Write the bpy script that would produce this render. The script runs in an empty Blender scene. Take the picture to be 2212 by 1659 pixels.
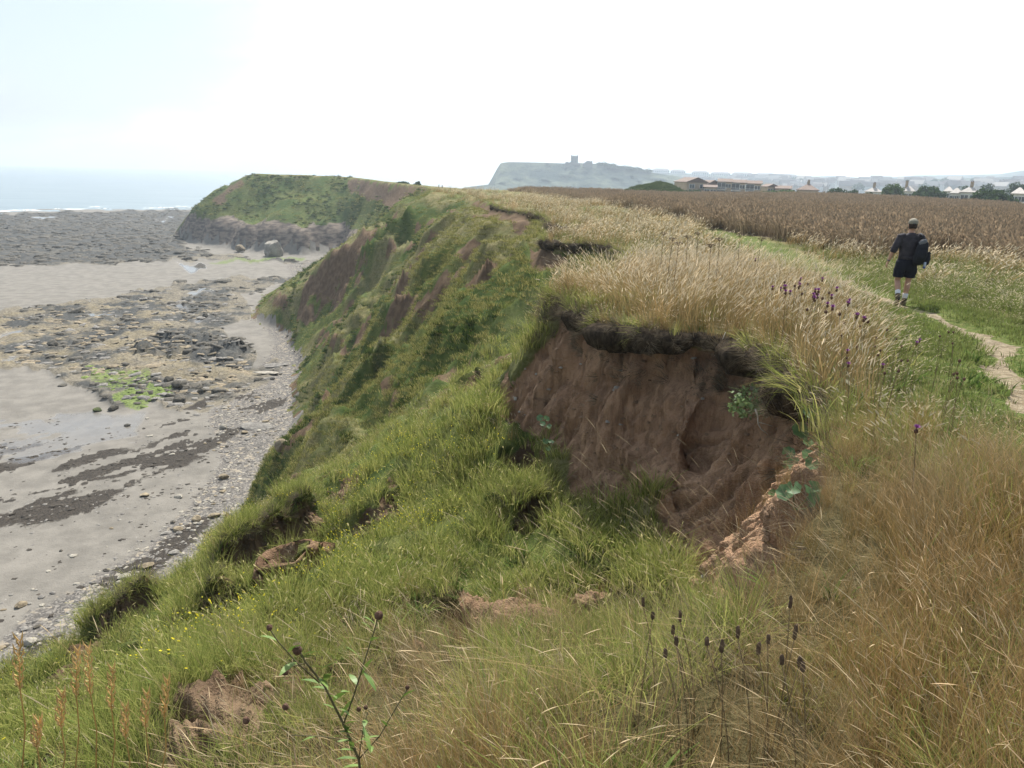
import bpy, bmesh, math, random
import numpy as np
from mathutils import Vector, Matrix, Quaternion
from mathutils.geometry import delaunay_2d_cdt
random.seed(7); rng = np.random.default_rng(11)
sc = bpy.context.scene
COL = sc.collection
PI = math.pi

# ------------------------------------------------------------------ camera
EYE = 27.0
PITCH, ROLL = math.radians(15.72), math.radians(1.53)
CF = Vector((0, math.cos(PITCH), -math.sin(PITCH)))
_u0 = Vector((0, math.sin(PITCH), math.cos(PITCH)))
CR = Vector((1, 0, 0)) * math.cos(ROLL) + _u0 * math.sin(ROLL)
CU = -Vector((1, 0, 0)) * math.sin(ROLL) + _u0 * math.cos(ROLL)
cam = bpy.data.cameras.new('camera'); camo = bpy.data.objects.new('camera', cam); COL.objects.link(camo)
camo.matrix_world = Matrix(((CR.x, CU.x, -CF.x, 0), (CR.y, CU.y, -CF.y, 0), (CR.z, CU.z, -CF.z, EYE), (0, 0, 0, 1)))
cam.sensor_width = 36; cam.lens = 36 * 1597 / 2212; cam.clip_start = 0.05; cam.clip_end = 60000
sc.camera = camo
FPX, CX, CY = 1597.0, 1106.0, 829.5          # pixel scale used when measuring the photograph

# ------------------------------------------------------------------ light
SUN_AZ, SUN_EL = math.radians(5), math.radians(50)
sdir = Vector((math.sin(SUN_AZ) * math.cos(SUN_EL), math.cos(SUN_AZ) * math.cos(SUN_EL), math.sin(SUN_EL)))
sl = bpy.data.lights.new('sun', 'SUN'); sl.energy = 5.0; sl.angle = math.radians(1.2); sl.color = (1, 0.955, 0.88)
so = bpy.data.objects.new('sun', sl); COL.objects.link(so); so.rotation_euler = sdir.to_track_quat('Z', 'Y').to_euler()
sc.view_settings.view_transform = 'Standard'; sc.view_settings.look = 'None'
sc.view_settings.exposure = 0.74; sc.view_settings.gamma = 1; sc.view_settings.use_curve_mapping = False

class NT:
    """tiny node helper"""
    def __init__(s, tree): s.t = tree; s.n = tree.nodes; s.l = tree.links
    def __call__(s, kind, ins=None, **kw):
        nd = s.n.new(kind)
        for k, v in kw.items(): setattr(nd, k, v)
        for k, v in (ins or {}).items():
            sock = nd.inputs[k]
            if isinstance(v, bpy.types.NodeSocket): s.l.new(v, sock)
            else: sock.default_value = v
        return nd
    def math(s, op, a, b=0.5, c=None, clamp=False):
        ins = {0: a, 1: b}
        if c is not None: ins[2] = c
        return s('ShaderNodeMath', ins, operation=op, use_clamp=clamp).outputs[0]
    def mix(s, f, a, b, blend='MIX'):
        nd = s('ShaderNodeMix', None, data_type='RGBA', blend_type=blend)
        for i, v in ((0, f), (6, a), (7, b)):
            if isinstance(v, bpy.types.NodeSocket): s.l.new(v, nd.inputs[i])
            else: nd.inputs[i].default_value = v if i == 0 else (tuple(v) + (1,))[:4]
        return nd.outputs[2]
    def ramp(s, f, lo, hi, a=0.0, b=1.0):
        return s('ShaderNodeMapRange', {0: f, 1: lo, 2: hi, 3: a, 4: b}, interpolation_type='SMOOTHSTEP').outputs[0]
    def noise(s, vec, scale, detail=4, rough=0.55, dist=0.0):
        return s('ShaderNodeTexNoise', {'Vector': vec, 'Scale': scale, 'Detail': detail, 'Roughness': rough, 'Distortion': dist}).outputs[0]
    def scale(s, vec, k):
        return s('ShaderNodeMapping', {'Vector': vec, 'Scale': k}).outputs[0]

SKY_OFF = (0.7, 2.3, 0.0)
w = bpy.data.worlds.new('World'); sc.world = w; w.use_nodes = True
n = NT(w.node_tree); n.n.clear()
sky = n('ShaderNodeTexSky', sky_type='NISHITA', sun_disc=False, sun_elevation=SUN_EL, sun_rotation=SUN_AZ, altitude=30, air_density=1.0, dust_density=2.5, ozone_density=1.2)
tc = n('ShaderNodeTexCoord').outputs['Generated']
sep = n('ShaderNodeSeparateXYZ', {0: tc})
den = n.math('ADD', n.math('MAXIMUM', sep.outputs[2], 0.0), 0.42)
cxy = n('ShaderNodeCombineXYZ', {0: n.math('DIVIDE', sep.outputs[0], den), 1: n.math('DIVIDE', sep.outputs[1], den), 2: 0.0}).outputs[0]
cof = n('ShaderNodeMapping', {'Vector': cxy, 'Location': SKY_OFF, 'Scale': (1.0, 1.25, 1)}).outputs[0]
c1 = n.noise(cof, 1.3, 7, 0.5, 0.3)
dotv = n('ShaderNodeVectorMath', {0: tc, 1: tuple(sdir)}, operation='DOT_PRODUCT').outputs['Value']
near = n.math('POWER', n.math('MAXIMUM', dotv, 0.0), 4.0)
hdir = n('ShaderNodeVectorMath', {0: n('ShaderNodeVectorMath', {0: n('ShaderNodeCombineXYZ', {0: sep.outputs[0], 1: sep.outputs[1], 2: 0.0}).outputs[0]}, operation='NORMALIZE').outputs[0], 1: (math.sin(SUN_AZ), math.cos(SUN_AZ), 0)}, operation='DOT_PRODUCT').outputs['Value']
glow = n.math('POWER', n.math('MAXIMUM', hdir, 0.0), 5.0)
cov = n.ramp(n.math('ADD', c1, n.math('ADD', n.math('MULTIPLY', near, 0.1), n.math('MULTIPLY', glow, 0.24))), 0.46, 0.70)
c2 = n.noise(n.scale(cxy, (0.9, 1.3, 1)), 2.4, 6, 0.5, 0.4)
lum = n.math('ADD', n.math('ADD', n.math('MULTIPLY', near, 5.0), n.math('MULTIPLY', glow, 4.0)), n.ramp(c2, 0.36, 0.66, 2.7, 5.0))
ccol = n.mix(1.0, (0.91, 0.955, 1.0), n('ShaderNodeCombineXYZ', {0: lum, 1: lum, 2: lum}).outputs[0], 'MULTIPLY')
veil = n.mix(0.6, sky.outputs[0], (4.3, 4.95, 5.7))
skyc = n.mix(cov, veil, ccol)
bg = n('ShaderNodeBackground', {'Color': skyc, 'Strength': 0.1})
n('ShaderNodeOutputWorld', {'Surface': bg.outputs[0]})
w.cycles.sampling_method = 'AUTOMATIC'
cy = sc.cycles
cy.use_denoising = True; cy.volume_bounces = 0; cy.max_bounces = 6; cy.diffuse_bounces = 3; cy.glossy_bounces = 2
cy.transmission_bounces = 4; cy.transparent_max_bounces = 12; cy.sample_clamp_indirect = 4
cy.volume_max_steps = 64

# ------------------------------------------------------------------ helpers
def ray(px, py):
    return CF + CR * ((px - CX) / FPX) - CU * ((py - CY) / FPX)
def Pz(px, py, z):
    d = ray(px, py); return Vector((0, 0, EYE)) + d * ((z - EYE) / d.z)
def Pr(px, py, r):
    d = ray(px, py); return Vector((0, 0, EYE)) + d * (r / math.hypot(d.x, d.y))
def proj(P):
    q = P - np.array([0, 0, EYE]); dep = np.maximum(q @ np.array(CF), 1e-3)
    return CX + FPX * (q @ np.array(CR)) / dep, CY - FPX * (q @ np.array(CU)) / dep
def inpoly(x, y, poly):
    c = np.zeros(x.shape, bool); k = len(poly)
    for i in range(k):
        x0, y0 = poly[i]; x1, y1 = poly[(i + 1) % k]
        if y0 == y1: continue
        c ^= ((y0 > y) != (y1 > y)) & (x < (x1 - x0) * (y - y0) / (y1 - y0) + x0)
    return c
def _h(ix, iy, iz, s):
    v = (ix.astype(np.int64) * 374761393 + iy.astype(np.int64) * 668265263 + np.asarray(iz).astype(np.int64) * 2147483647 + s * 974711) & 0xffffffff
    v = ((v ^ (v >> 13)) * 1274126177) & 0xffffffff
    v = ((v ^ (v >> 16)) * 2246822519) & 0xffffffff
    return ((v ^ (v >> 15)) & 0xffffff) / 16777215.0
def vn(x, y, s=0):
    ix, iy = np.floor(x), np.floor(y); fx, fy = x - ix, y - iy
    fx = fx * fx * fx * (fx * (fx * 6 - 15) + 10); fy = fy * fy * fy * (fy * (fy * 6 - 15) + 10)
    a, b, c, d = _h(ix, iy, 0 * ix, s), _h(ix + 1, iy, 0 * ix, s), _h(ix, iy + 1, 0 * ix, s), _h(ix + 1, iy + 1, 0 * ix, s)
    return (a + (b - a) * fx) * (1 - fy) + (c + (d - c) * fx) * fy
def vn3(x, y, z, s=0):
    iz = np.floor(z); fz = z - iz; fz = fz * fz * (3 - 2 * fz)
    def pl(k):
        ix, iy = np.floor(x), np.floor(y); fx, fy = x - ix, y - iy
        fx = fx * fx * (3 - 2 * fx); fy = fy * fy * (3 - 2 * fy)
        a, b, c, d = _h(ix, iy, k, s), _h(ix + 1, iy, k, s), _h(ix, iy + 1, k, s), _h(ix + 1, iy + 1, k, s)
        return (a + (b - a) * fx) * (1 - fy) + (c + (d - c) * fx) * fy
    return pl(iz) * (1 - fz) + pl(iz + 1) * fz
def fbm(x, y, s=0, o=4, g=0.5):
    t = 0; a = 1; m = 0
    for k in range(o):
        t = t + a * vn(x, y, s + k); m += a; a *= g; x = x * 2.03 + 11.7; y = y * 2.03 + 5.3
    return t / m
def sst(a, b, x):
    t = np.clip((x - a) / (b - a), 0, 1); return t * t * (3 - 2 * t)
def tag(o, label=None, cat=None, group=None, kind=None):
    if label: o['label'] = label
    if cat: o['category'] = cat
    if group: o['group'] = group
    if kind: o['kind'] = kind
    return o
def link(name, me, mat=None, parent=None, loc=None, rotz=0):
    o = bpy.data.objects.new(name, me); COL.objects.link(o)
    if mat is not None and len(me.materials) == 0: me.materials.append(mat)
    if parent is not None: o.parent = parent
    if loc is not None: o.location = loc
    if rotz: o.rotation_euler = (0, 0, rotz)
    return o
def mesh_np(name, V, Fc, smooth=False):
    """V (n,3); Fc (m,3) or (m,4)"""
    me = bpy.data.meshes.new(name); V = np.asarray(V, np.float32); Fc = np.asarray(Fc, np.int32)
    k = Fc.shape[1]
    me.vertices.add(len(V)); me.vertices.foreach_set('co', V.ravel())
    me.loops.add(Fc.size); me.loops.foreach_set('vertex_index', Fc.ravel())
    me.polygons.add(len(Fc)); me.polygons.foreach_set('loop_start', np.arange(0, Fc.size, k, dtype=np.int32))
    me.update(calc_edges=True); me.validate()
    if smooth: me.polygons.foreach_set('use_smooth', np.ones(len(me.polygons), bool))
    return me
def add_color(me, name, arr):
    a = me.attributes.new(name, 'FLOAT_COLOR', 'POINT'); a.data.foreach_set('color', np.asarray(arr, np.float32).ravel())
def empty(name, loc=(0, 0, 0), rotz=0):
    o = bpy.data.objects.new(name, None); COL.objects.link(o); o.location = loc; o.rotation_euler = (0, 0, rotz); o.empty_display_size = 0.2
    return o

# ------------------------------------------------------------------ terrain: surveyed break lines -> triangulated -> polar grid
V3 = lambda L: [Vector(p) for p in L]
EDGE = V3([(-1.5,-20,25.5),(-1.2,-6,25.4),(-0.9,-1,25.3),(0.2,1.2,25.3),(1.3,3.33,25),(2.18,4.64,24.9),(2.65,5.69,24.8),(3.36,7.56,24.6),(4.01,9.98,24.5),(4.02,10.95,24.5),(3.77,12.5,24.4),(3.04,12.85,24.4),(1.79,14.03,24.3),(1.42,16.09,24.3),(0.86,17.29,24.3),(2.0,19.5,24.2),(3.8,24,24.1),(4.6,29,24.1),(4.2,33.3,24.1),(3.01,34.4,24.1),(1.63,34.92,24.1),(1.6,37.5,24.1),(3.2,41,24.15),(4.2,43.3,24.2),(3.83,44.5,24.2),(2.2,44.9,24.2),(2.4,50,24.2),(2.3,55,24.2),(1.71,57,24.2),(-0.62,63.3,24.2),(-2.58,75,24.3),(-5,88,24.3),(-6.97,98.3,24.3),(-9.5,100.5,24.3),(-12.24,102.4,24.3)])
RIM = [Vector((-12.8,114,24.4)), Pr(938,406,140), Pr(880,398,195), Pr(800,388,250), Pr(760,382,280), Pr(700,378,292), Pr(620,376,298), Pr(545,374,305), Pr(520,380,307)]
BOT = V3([(-3,-20,24),(-2.6,-5,24.3),(-2.2,-0.5,24.4),(-0.8,2.0,24.5),(0.6,3.9,24.0),(1.25,5.0,23.3),(1.7,6.2,22.6),(2.1,7.6,22.0),(2.42,8.95,21.7),(2.3,10.5,21.4),(1.72,12.3,21.2),(1.04,13.6,20.9),(0.3,15.3,21.0),(-0.45,17.0,21.5),(-0.2,18.5,21.7),(0.8,21,21.8),(2.4,26,21.8),(2.6,30.5,21.9),(2.0,33.4,22.3),(0.4,33.7,22.2),(0,37,22),(1,41,22.2),(1.5,43.0,22.3),(0.4,43.9,22.2),(-0.2,50,21.8),(-0.5,55,21.8),(-2.4,61.5,21.8),(-4.8,73,21.8),(-7.2,86,21.6),(-8.9,96.3,21.5),(-11,98.6,21.5),(-13.8,100.6,22.4)])
MID = V3([(-6,-20,21),(-5.5,-5,22),(-4.6,2,22.4),(-3.67,7.66,21.44),(-2.2,10,20.9),(-0.9,12,20.7),(-1.0,14.5,20.4),(-1.8,17,20.5),(-2.4,20,20.2),(-1.5,25,20),(-1.5,31,19.8),(-3,40,19.3),(-4,50,18.6),(-6,60,18),(-9,73,18),(-11.5,86,17.5),(-14,95,17.5)])
LIP = V3([(-14,-5,14),(-12.8,8,15.6),(-12.3,11.5,15.3),(-11.9,14.9,15.0),(-11.3,17.7,14.5),(-10.2,20.2,14.9),(-8.9,22.3,15.65),(-6.05,24.25,17),(-3.2,24.8,18.2)])
LOW = V3([(-19,-5,7),(-17,12,7),(-14.8,24,8.2),(-13.0,34,8.8),(-12.5,42,9),(-14,50,8.5),(-15.5,60,8),(-18,73,8),(-20,86,8.5),(-22.5,98,9),(-28,111,8)])
FOOT = V3([(-24,-20,1),(-23,-5,1),(-21,10,1),(-19.5,24.5,1),(-19.8,40,1),(-21,52,1),(-21.6,59.1,1),(-22.1,65.7,1),(-22.2,72.4,1),(-24,78,1),(-26.9,85.5,1),(-28.5,96.4,1),(-33,108,1),(-37.4,119.6,1),(-43,126,1),(-46.9,130.5,1),(-50.5,143,1)])
SPUR = [EDGE[-1], Pr(870,455,106), Pr(820,490,111), Pr(745,528,118), Pr(695,572,123), Pr(655,622,130), Pr(572,655,146), Vector((-53.5,157,1))]
FOOT2 = V3([(-53.5,157,1),(-50,172,1),(-48,192,1.2),(-52,215,1.3),(-56,239,1.2),(-62,238,1),(-67.9,236,1),(-83,242,1),(-95,250.5,1),(-108,259.6,1),(-122,274.4,1),(-134,290,0.8),(-136,320,0.4),(-60,400,-.2),(60,540,-1)])
CLF = [Vector((-42,168,9)), Vector((-40,192,9)), Vector((-47,218,8.5)), Pr(740,500,252), Pr(650,497,250), Pr(560,492,261), Pr(470,479,283), Pr(400,466,305)]
NOSE = [RIM[-1], Pr(470,412,308), Pr(430,441,309), CLF[-1]]
HMID = [Vector((-30,168,15)), Pr(830,440,215), Pr(740,440,265), Pr(640,445,272), Pr(560,445,285)]
BACK = V3([(-100,325,24),(-40,380,19),(80,500,10)])
PLAT = V3([(9,-20,25.4),(3,0,25.4),(8,15.4,24.6),(5.4,7.4,24.8),(21,31,24.3),(14.5,40,24.3),(14,59.5,24.4),(5,91,24.2),(0,120,24.1),(15,118,23.7),(36,146,23.8),(68,156,24.4),(75,120,24.1),(76,110,23.9),(60,60,24.3),(40,20,24.6),(-5,170,22.8),(-25,250,22.0),(-40,310,21.3),(10,200,22.5),(60,215,22.6),(110,200,22.4),(125,120,21.5),(60,320,21.5),(160,300,20.5),(220,130,15),(120,0,24),(30,-30,25.4),(-1.5,-20.5,25.5),(90,560,4),(300,500,6),(420,200,8),(350,-80,15),(30,-120,25)])
BEACH = V3([(-26,-120,1),(-60,-60,.7),(-60,20,.6),(-45,60,.7),(-60,100,.55),(-75,140,.5),(-139,200,.35),(-90,220,.5),(-150,280,.3),(-190,330,.2),(-299,437,.0),(-272,486,.0),(-231,527,.0),(-190,600,-.2),(-420,650,-2.5),(-330,760,-2.5),(-150,800,-2.5),(200,900,-3),(-520,400,-2),(-500,100,-2),(-250,60,.2),(-200,-100,0),(-480,-200,-2),(500,800,0),(700,200,10),(600,-300,12),(-300,-400,-1),(200,-400,20)])
verts, edges, zs = [], [], []
_idx = {}
def av(p):
    k = (round(p.x, 3), round(p.y, 3))
    if k not in _idx: _idx[k] = len(verts); verts.append(Vector(k)); zs.append(p.z)
    return _idx[k]
def aline(L):
    ii = [av(p) for p in L]
    edges.extend((a, b) for a, b in zip(ii, ii[1:]) if a != b)
for L in (EDGE + RIM, BOT, MID, LIP, LOW, FOOT + [Vector((-53.5,157,1))], SPUR, FOOT2, CLF, NOSE, HMID, BACK): aline(L)
for p in PLAT + BEACH: av(p)
dv, de, df, ov, oe, of_ = delaunay_2d_cdt(verts, edges, [], 0, 1e-4)
zz = []
for v, o in zip(dv, ov):
    if o: zz.append(zs[o[0]])
    else:
        dd = sorted((((v - q).length, k) for k, q in enumerate(verts)))[:2]
        zz.append((zs[dd[0][1]] * dd[1][0] + zs[dd[1][1]] * dd[0][0]) / (dd[0][0] + dd[1][0])); print('crossing at', v)
TV = np.array([(v.x, v.y, z) for v, z in zip(dv, zz)])
TF = [tuple(f) for f in df]

az = np.concatenate([np.radians(np.linspace(-180, -46, 40)[:-1]), np.radians(np.linspace(-46, 46, 680)), np.radians(np.linspace(46, 180, 41)[1:])])
rr = np.concatenate([np.geomspace(0.35, 7, 190)[:-1], np.geomspace(7, 19, 430)[:-1], np.geomspace(19, 660, 400)])
NA, NR = len(az), len(rr)
AZ, RR = np.meshgrid(az, rr, indexing='ij')
X = RR * np.sin(AZ); Y = RR * np.cos(AZ); Z = np.zeros_like(X)
for f in TF:
    a, b, c = TV[f[0]], TV[f[1]], TV[f[2]]
    det = (b[1]-c[1])*(a[0]-c[0]) + (c[0]-b[0])*(a[1]-c[1])
    if abs(det) < 1e-9: continue
    m = (X >= min(a[0],b[0],c[0])) & (X <= max(a[0],b[0],c[0])) & (Y >= min(a[1],b[1],c[1])) & (Y <= max(a[1],b[1],c[1]))
    if not m.any(): continue
    x, y = X[m], Y[m]
    l1 = ((b[1]-c[1])*(x-c[0]) + (c[0]-b[0])*(y-c[1])) / det
    l2 = ((c[1]-a[1])*(x-c[0]) + (a[0]-c[0])*(y-c[1])) / det
    l3 = 1 - l1 - l2
    ins = (l1 >= -1e-6) & (l2 >= -1e-6) & (l3 >= -1e-6)
    zi = Z[m]; zi[ins] = (l1*a[2] + l2*b[2] + l3*c[2])[ins]; Z[m] = zi
def smooth(A, passes, ka=1, kr=1):
    for _ in range(passes):
        B = A.copy(); B[1:-1] = (A[:-2] + 2*A[1:-1] + A[2:]) / 4; A = B.copy()
        A[:, 1:-1] = (B[:, :-2] + 2*B[:, 1:-1] + B[:, 2:]) / 4
    return A
Z1 = smooth(Z, 2); Z = smooth(Z1, 8); _b = sst(90, 150, RR); Z = Z*(1-_b) + Z1*_b

# plan zones
xy = lambda L: [(p.x, p.y) for p in L]
FOOTL = FOOT + FOOT2
CLIFF_POLY = xy(EDGE + RIM) + xy(NOSE[1:]) + xy(FOOT2[::-1][3:]) + xy(FOOT[::-1])
wx = X + (fbm(X/1.7, Y/1.7, 3, 3) - .5) * np.clip(RR*.05, .0, 3.0); wy = Y + (fbm(X/1.7, Y/1.7, 23, 3) - .5) * np.clip(RR*.05, .0, 3.0)
IS_CLIFF = inpoly(wx, wy, CLIFF_POLY)
SEAWARD = xy(FOOTL) + [(60,1000),(-900,1000),(-900,-700),(-24,-700)]
IS_BEACH = inpoly(wx, wy, SEAWARD) & ~IS_CLIFF
IS_PLAT = ~IS_CLIFF & ~IS_BEACH
PX, PY = proj(np.stack([X, Y, Z], -1).reshape(-1, 3)); PX = PX.reshape(X.shape); PY = PY.reshape(X.shape)
def pmask(poly, r0=0, r1=1e9, soft=3):
    jit = 9.0
    jx = PX + (fbm(X*9/np.maximum(RR,3)*12, Y*9/np.maximum(RR,3)*12, 61, 3) - .5) * 2*jit; jy = PY + (fbm(X*9/np.maximum(RR,3)*12, Y*9/np.maximum(RR,3)*12, 67, 3) - .5) * 2*jit
    m = (inpoly(jx, jy, poly) & (RR > r0) & (RR < r1)).astype(float)
    return smooth(m, soft)
# ------------------------------------------------------------------ land masks and relief
def scarplet(pts, h, back=3.0, wdt=0.35, low=0.25):
    """a little slump: the ground beyond the line stands higher, the line itself is a bare step facing the viewer"""
    global Z
    P = [Pr(*p) for p in pts]
    best = np.full(X.shape, 1e9); sgn = np.zeros(X.shape); tt = np.zeros(X.shape)
    cx_ = sum(p.x for p in P)/len(P); cy_ = sum(p.y for p in P)/len(P)
    ext = max((Vector((p.x-cx_, p.y-cy_)).length for p in P)) + back*3
    m = (np.abs(X-cx_) < ext) & (np.abs(Y-cy_) < ext)
    x = X[m] + (fbm(X[m]*2, Y[m]*2, 5, 3)-.5)*.7; y = Y[m] + (fbm(X[m]*2, Y[m]*2, 15, 3)-.5)*.7
    b = np.full(x.shape, 1e9); s = np.zeros(x.shape); t_ = np.zeros(x.shape); tot = sum((q-p).to_2d().length for p, q in zip(P, P[1:])); acc = 0
    for p, q in zip(P, P[1:]):
        dx, dy = q.x-p.x, q.y-p.y; L = math.hypot(dx, dy)
        t = np.clip(((x-p.x)*dx + (y-p.y)*dy)/(L*L), 0, 1)
        d = np.hypot(x-p.x-t*dx, y-p.y-t*dy); sg = np.sign((y-p.y)*dx - (x-p.x)*dy) * (1 if dx > 0 else -1)
        u = d < b; b[u] = d[u]; s[u] = (d*sg)[u]; t_[u] = ((acc + t*L)/tot)[u]; acc += L
    endt = sst(0, .22, t_) * sst(1, .78, t_) * np.exp(-np.maximum(b-np.abs(s), 0))
    up = h * sst(-wdt, wdt*.3, s) * np.exp(-np.maximum(s, 0)/back) - low*h*np.exp(-(s+wdt)**2/(wdt*2)**2)
    zz_ = Z[m]; Z[m] = zz_ + up*endt
    bm_ = np.zeros(X.shape); bm_[m] = sst(-wdt*1.9, -wdt*1.2, s) * sst(wdt*.25, -wdt*.1, s) * endt
    return bm_
BARE = np.zeros_like(Z)
for pts, h, bk, wd in (
    ([(185,1395,18),(240,1365,18),(300,1340,18),(345,1322,18)], .8, 3, .45),
    ([(420,1262,16.5),(480,1212,16.5),(560,1165,16.5),(615,1120,17),(705,1072,18)], 1.1, 3, .45),
    ([(600,1262,12.2),(632,1215,12.5),(668,1180,12.8)], 1.3, 1.5, .45),
    ([(380,1345,13),(450,1290,13.4),(520,1275,13.4)], .5, 1.6, .25),
    ([(790,880,44),(830,845,46),(838,838,46)], 1.8, 4, .7),
    ([(760,800,66),(840,745,64),(930,680,62)], 1.1, 6, .5),
    ([(860,760,55),(960,690,54),(1040,630,52)], 1.2, 6, .5),
    ([(690,770,84),(740,720,84),(800,672,84)], 1.3, 7, .6),
    ([(720,640,100),(800,575,100),(860,535,99)], 1.5, 8, .8),
    ([(900,585,78),(960,540,78),(1010,500,78)], 1.3, 6, .6),
    ([(940,760,45),(1010,715,44),(1080,690,43)], .9, 4, .4),
    ([(800,690,74),(880,630,72),(950,590,72)], 1.1, 6, .55),
    ([(950,940,25),(1020,905,24.5),(1060,885,24)], .5, 2, .25),
    ([(1090,1130,12.3),(1160,1110,12.6),(1210,1092,12.9)], .45, 1.2, .25),
):
    BARE = np.maximum(BARE, scarplet(pts, h, bk, wd))
# slump ridges running obliquely down the far slopes
D = np.array([-0.55, 0.835]); U_ = X*D[0] + Y*D[1]; W_ = X*D[1] - Y*D[0]
far = IS_CLIFF * sst(22, 36, RR) * sst(175, 140, RR)
edge_d = np.abs(Z - 24.2); fade = sst(0.2, 3.0, edge_d) * sst(1.2, 4.0, Z)
wv = W_ + (fbm(U_/14, W_/9, 31, 3) - .5) * 7
r1 = np.abs(2*vn(wv/5.2, U_/26, 41) - 1); r2 = np.abs(2*vn(wv/2.3 + 9, U_/11, 47) - 1)
rid = (1 - r1) ** 2.0 * 2.5 + (1 - r2)**1.5 * 1.5 - 1.6
Z += far * fade * rid * (0.75 + .5*fbm(X/20, Y/20, 8, 2)) * sst(160, 60, RR)**.3
Z += far * fade * ((fbm(X/3, Y/3, 77, 4) - .5) * 1.7 + (fbm(X/1.1, Y/1.1, 79, 3) - .5) * .8)
# headland: humps and hollows
hd = IS_CLIFF * sst(150, 200, RR)
Z += hd * sst(1.5, 6, Z) * (fbm(X/13, Y/13, 91, 4) - .5) * 5.5 * sst(0.2, 3.5, np.abs(Z - 25.4))
Z += hd * sst(1.5, 3, Z) * sst(12, 7, Z) * (fbm(X/5, Y/5, 95, 4) - .5) * 4
# near slopes: tussocky ground
nearm = IS_CLIFF * sst(36, 24, RR)
Z += nearm * sst(1.5, 4, RR) * ((fbm(X/1.1, Y/1.1, 101, 3) - .5) * .75 + (fbm(X/3.5, Y/3.5, 107, 2) - .5) * .55)
Z += IS_PLAT * ((fbm(X/1.6, Y/1.6, 111, 3) - .5) * .16 + sst(20, 60, RR) * (fbm(X/9, Y/9, 113, 3) - .5) * .5)
# green hillock by the houses
# steepness
def slope_of(Zs):
    dzr = np.gradient(Zs, axis=1) / np.gradient(RR, axis=1); dza = np.gradient(Zs, axis=0) / (np.gradient(AZ, axis=0) * RR)
    return np.hypot(dzr, dza), dzr, dza
SL, DZR, DZA = slope_of(smooth(Z, 3))
nb = fbm(X/2.2, Y/2.2, 121, 4)
# the big bare face under the promontory
FACE = [(1195,655),(1205,690),(1155,770),(1070,855),(1060,905),(1110,930),(1215,1000),(1225,1070),(1290,1085),(1420,1030),(1400,1130),(1440,1190),(1495,1262),(1560,1330),(1620,1330),(1790,1130),(1800,1060),(1785,960),(1760,870),(1720,800),(1680,770),(1560,730),(1480,735),(1400,725),(1310,712),(1250,690)]
BOWL = pmask(FACE, 4.5, 18.4, 2) * IS_CLIFF
near_face = BOWL * sst(.55, .95, SL + (nb-.5)*.5)
BARE = np.maximum(BARE, np.maximum(near_face, BOWL*.85*sst(.35, .5, SL + (nb-.5)*.7)))
# upper scarps of the farther promontories
BARE *= 1 - far*sst(.5, .42, nb)
BARE = np.maximum(BARE, far * sst(2.0, 2.6, SL + (nb-.5)*1.1) * sst(20.5, 22.5, Z) * .95)
fl = fbm(wv/2.2, U_/8, 131, 4)
BARE = np.maximum(BARE, far * sst(.64, .71, fl + (nb-.5)*.5 + .10*sst(.2, 1.2, DZR) ) * sst(2.5, 5, Z) * .9)
for poly, r0, r1 in (([(830,1330),(1000,1290),(1200,1225),(1330,1195),(1340,1260),(1200,1330),(1050,1400),(900,1420)], 3, 13), ([(575,1250),(600,1290),(480,1425),(425,1435),(470,1330)], 5, 16), ([(600,1290),(650,1185),(675,1250),(640,1345),(560,1330)], 5, 16), ([(380,1560),(520,1480),(700,1420),(640,1500),(500,1600),(350,1659)], 3, 12)):
    BARE = np.maximum(BARE, pmask(poly, r0, r1, 2) * IS_CLIFF * sst(.42, .53, fbm(X*1.9, Y*1.9, 137, 4)))
for poly, r0, r1 in (([(640,690),(650,632),(700,580),(790,512),(842,480),(835,512),(760,590),(705,650),(672,692)], 100, 150),
                     ([(1010,425),(1060,442),(1110,458),(1165,468),(1150,500),(1120,520),(1085,512),(1060,470),(1010,437)], 50, 110),
                     ([(1145,530),(1250,530),(1240,560),(1200,600),(1140,600)], 30, 40),
                     ([(925,418),(1010,418),(1005,432),(930,430)], 90, 110),
                     ([(760,385),(890,395),(930,408),(880,425),(845,455),(780,425),(745,400)], 140, 330),
                     ([(525,392),(540,392),(480,445),(450,445)], 280, 330)):
    BARE = np.maximum(BARE, pmask(poly, r0, r1, 1) * IS_CLIFF * sst(.22, .42, nb + .08))
BARE = np.maximum(BARE, nearm * sst(4, 6, RR) * sst(.60, .68, fbm(X/1.5, Y/1.5, 139, 4)) * sst(2, 0, X))
# low rock cliffs of the headland
ROCKC = hd * sst(11.5, 9.0, Z + (fbm(X/4, Y/4, 141, 3)-.5)*3) * sst(.25, .6, SL)
FOOTC = IS_CLIFF * sst(2.6, 1.2, Z) * (1 - hd) * sst(.35, .55, fbm(X/3, Y/3, 145, 3))
BARE = np.maximum(BARE, FOOTC)
BARE = np.clip(BARE, 0, 1)
# other ground covers
lush_shade = sst(.46, .62, fbm(X/5, Y/5, 151, 4)) * IS_CLIFF
lush_shade = np.maximum(lush_shade, far * sst(.45, .75, vn(wv/2.3 + 9.3, U_/11, 47)) * sst(.4, .55, fbm(X/8, Y/8, 155, 3)))  # moister green on ridge flanks, also painting in their shade as dark bands
STRAW = np.zeros_like(Z)
STRAW += IS_PLAT * sst(.3, .6, fbm(X/4, Y/4, 161, 3) + .22*sst(60, 15, RR))
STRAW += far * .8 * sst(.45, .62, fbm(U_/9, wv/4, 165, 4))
STRAW += nearm * (sst(-1.5, 2, X) * .6 + .2) * sst(.35, .6, fbm(X/2, Y/2, 167, 3))
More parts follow.
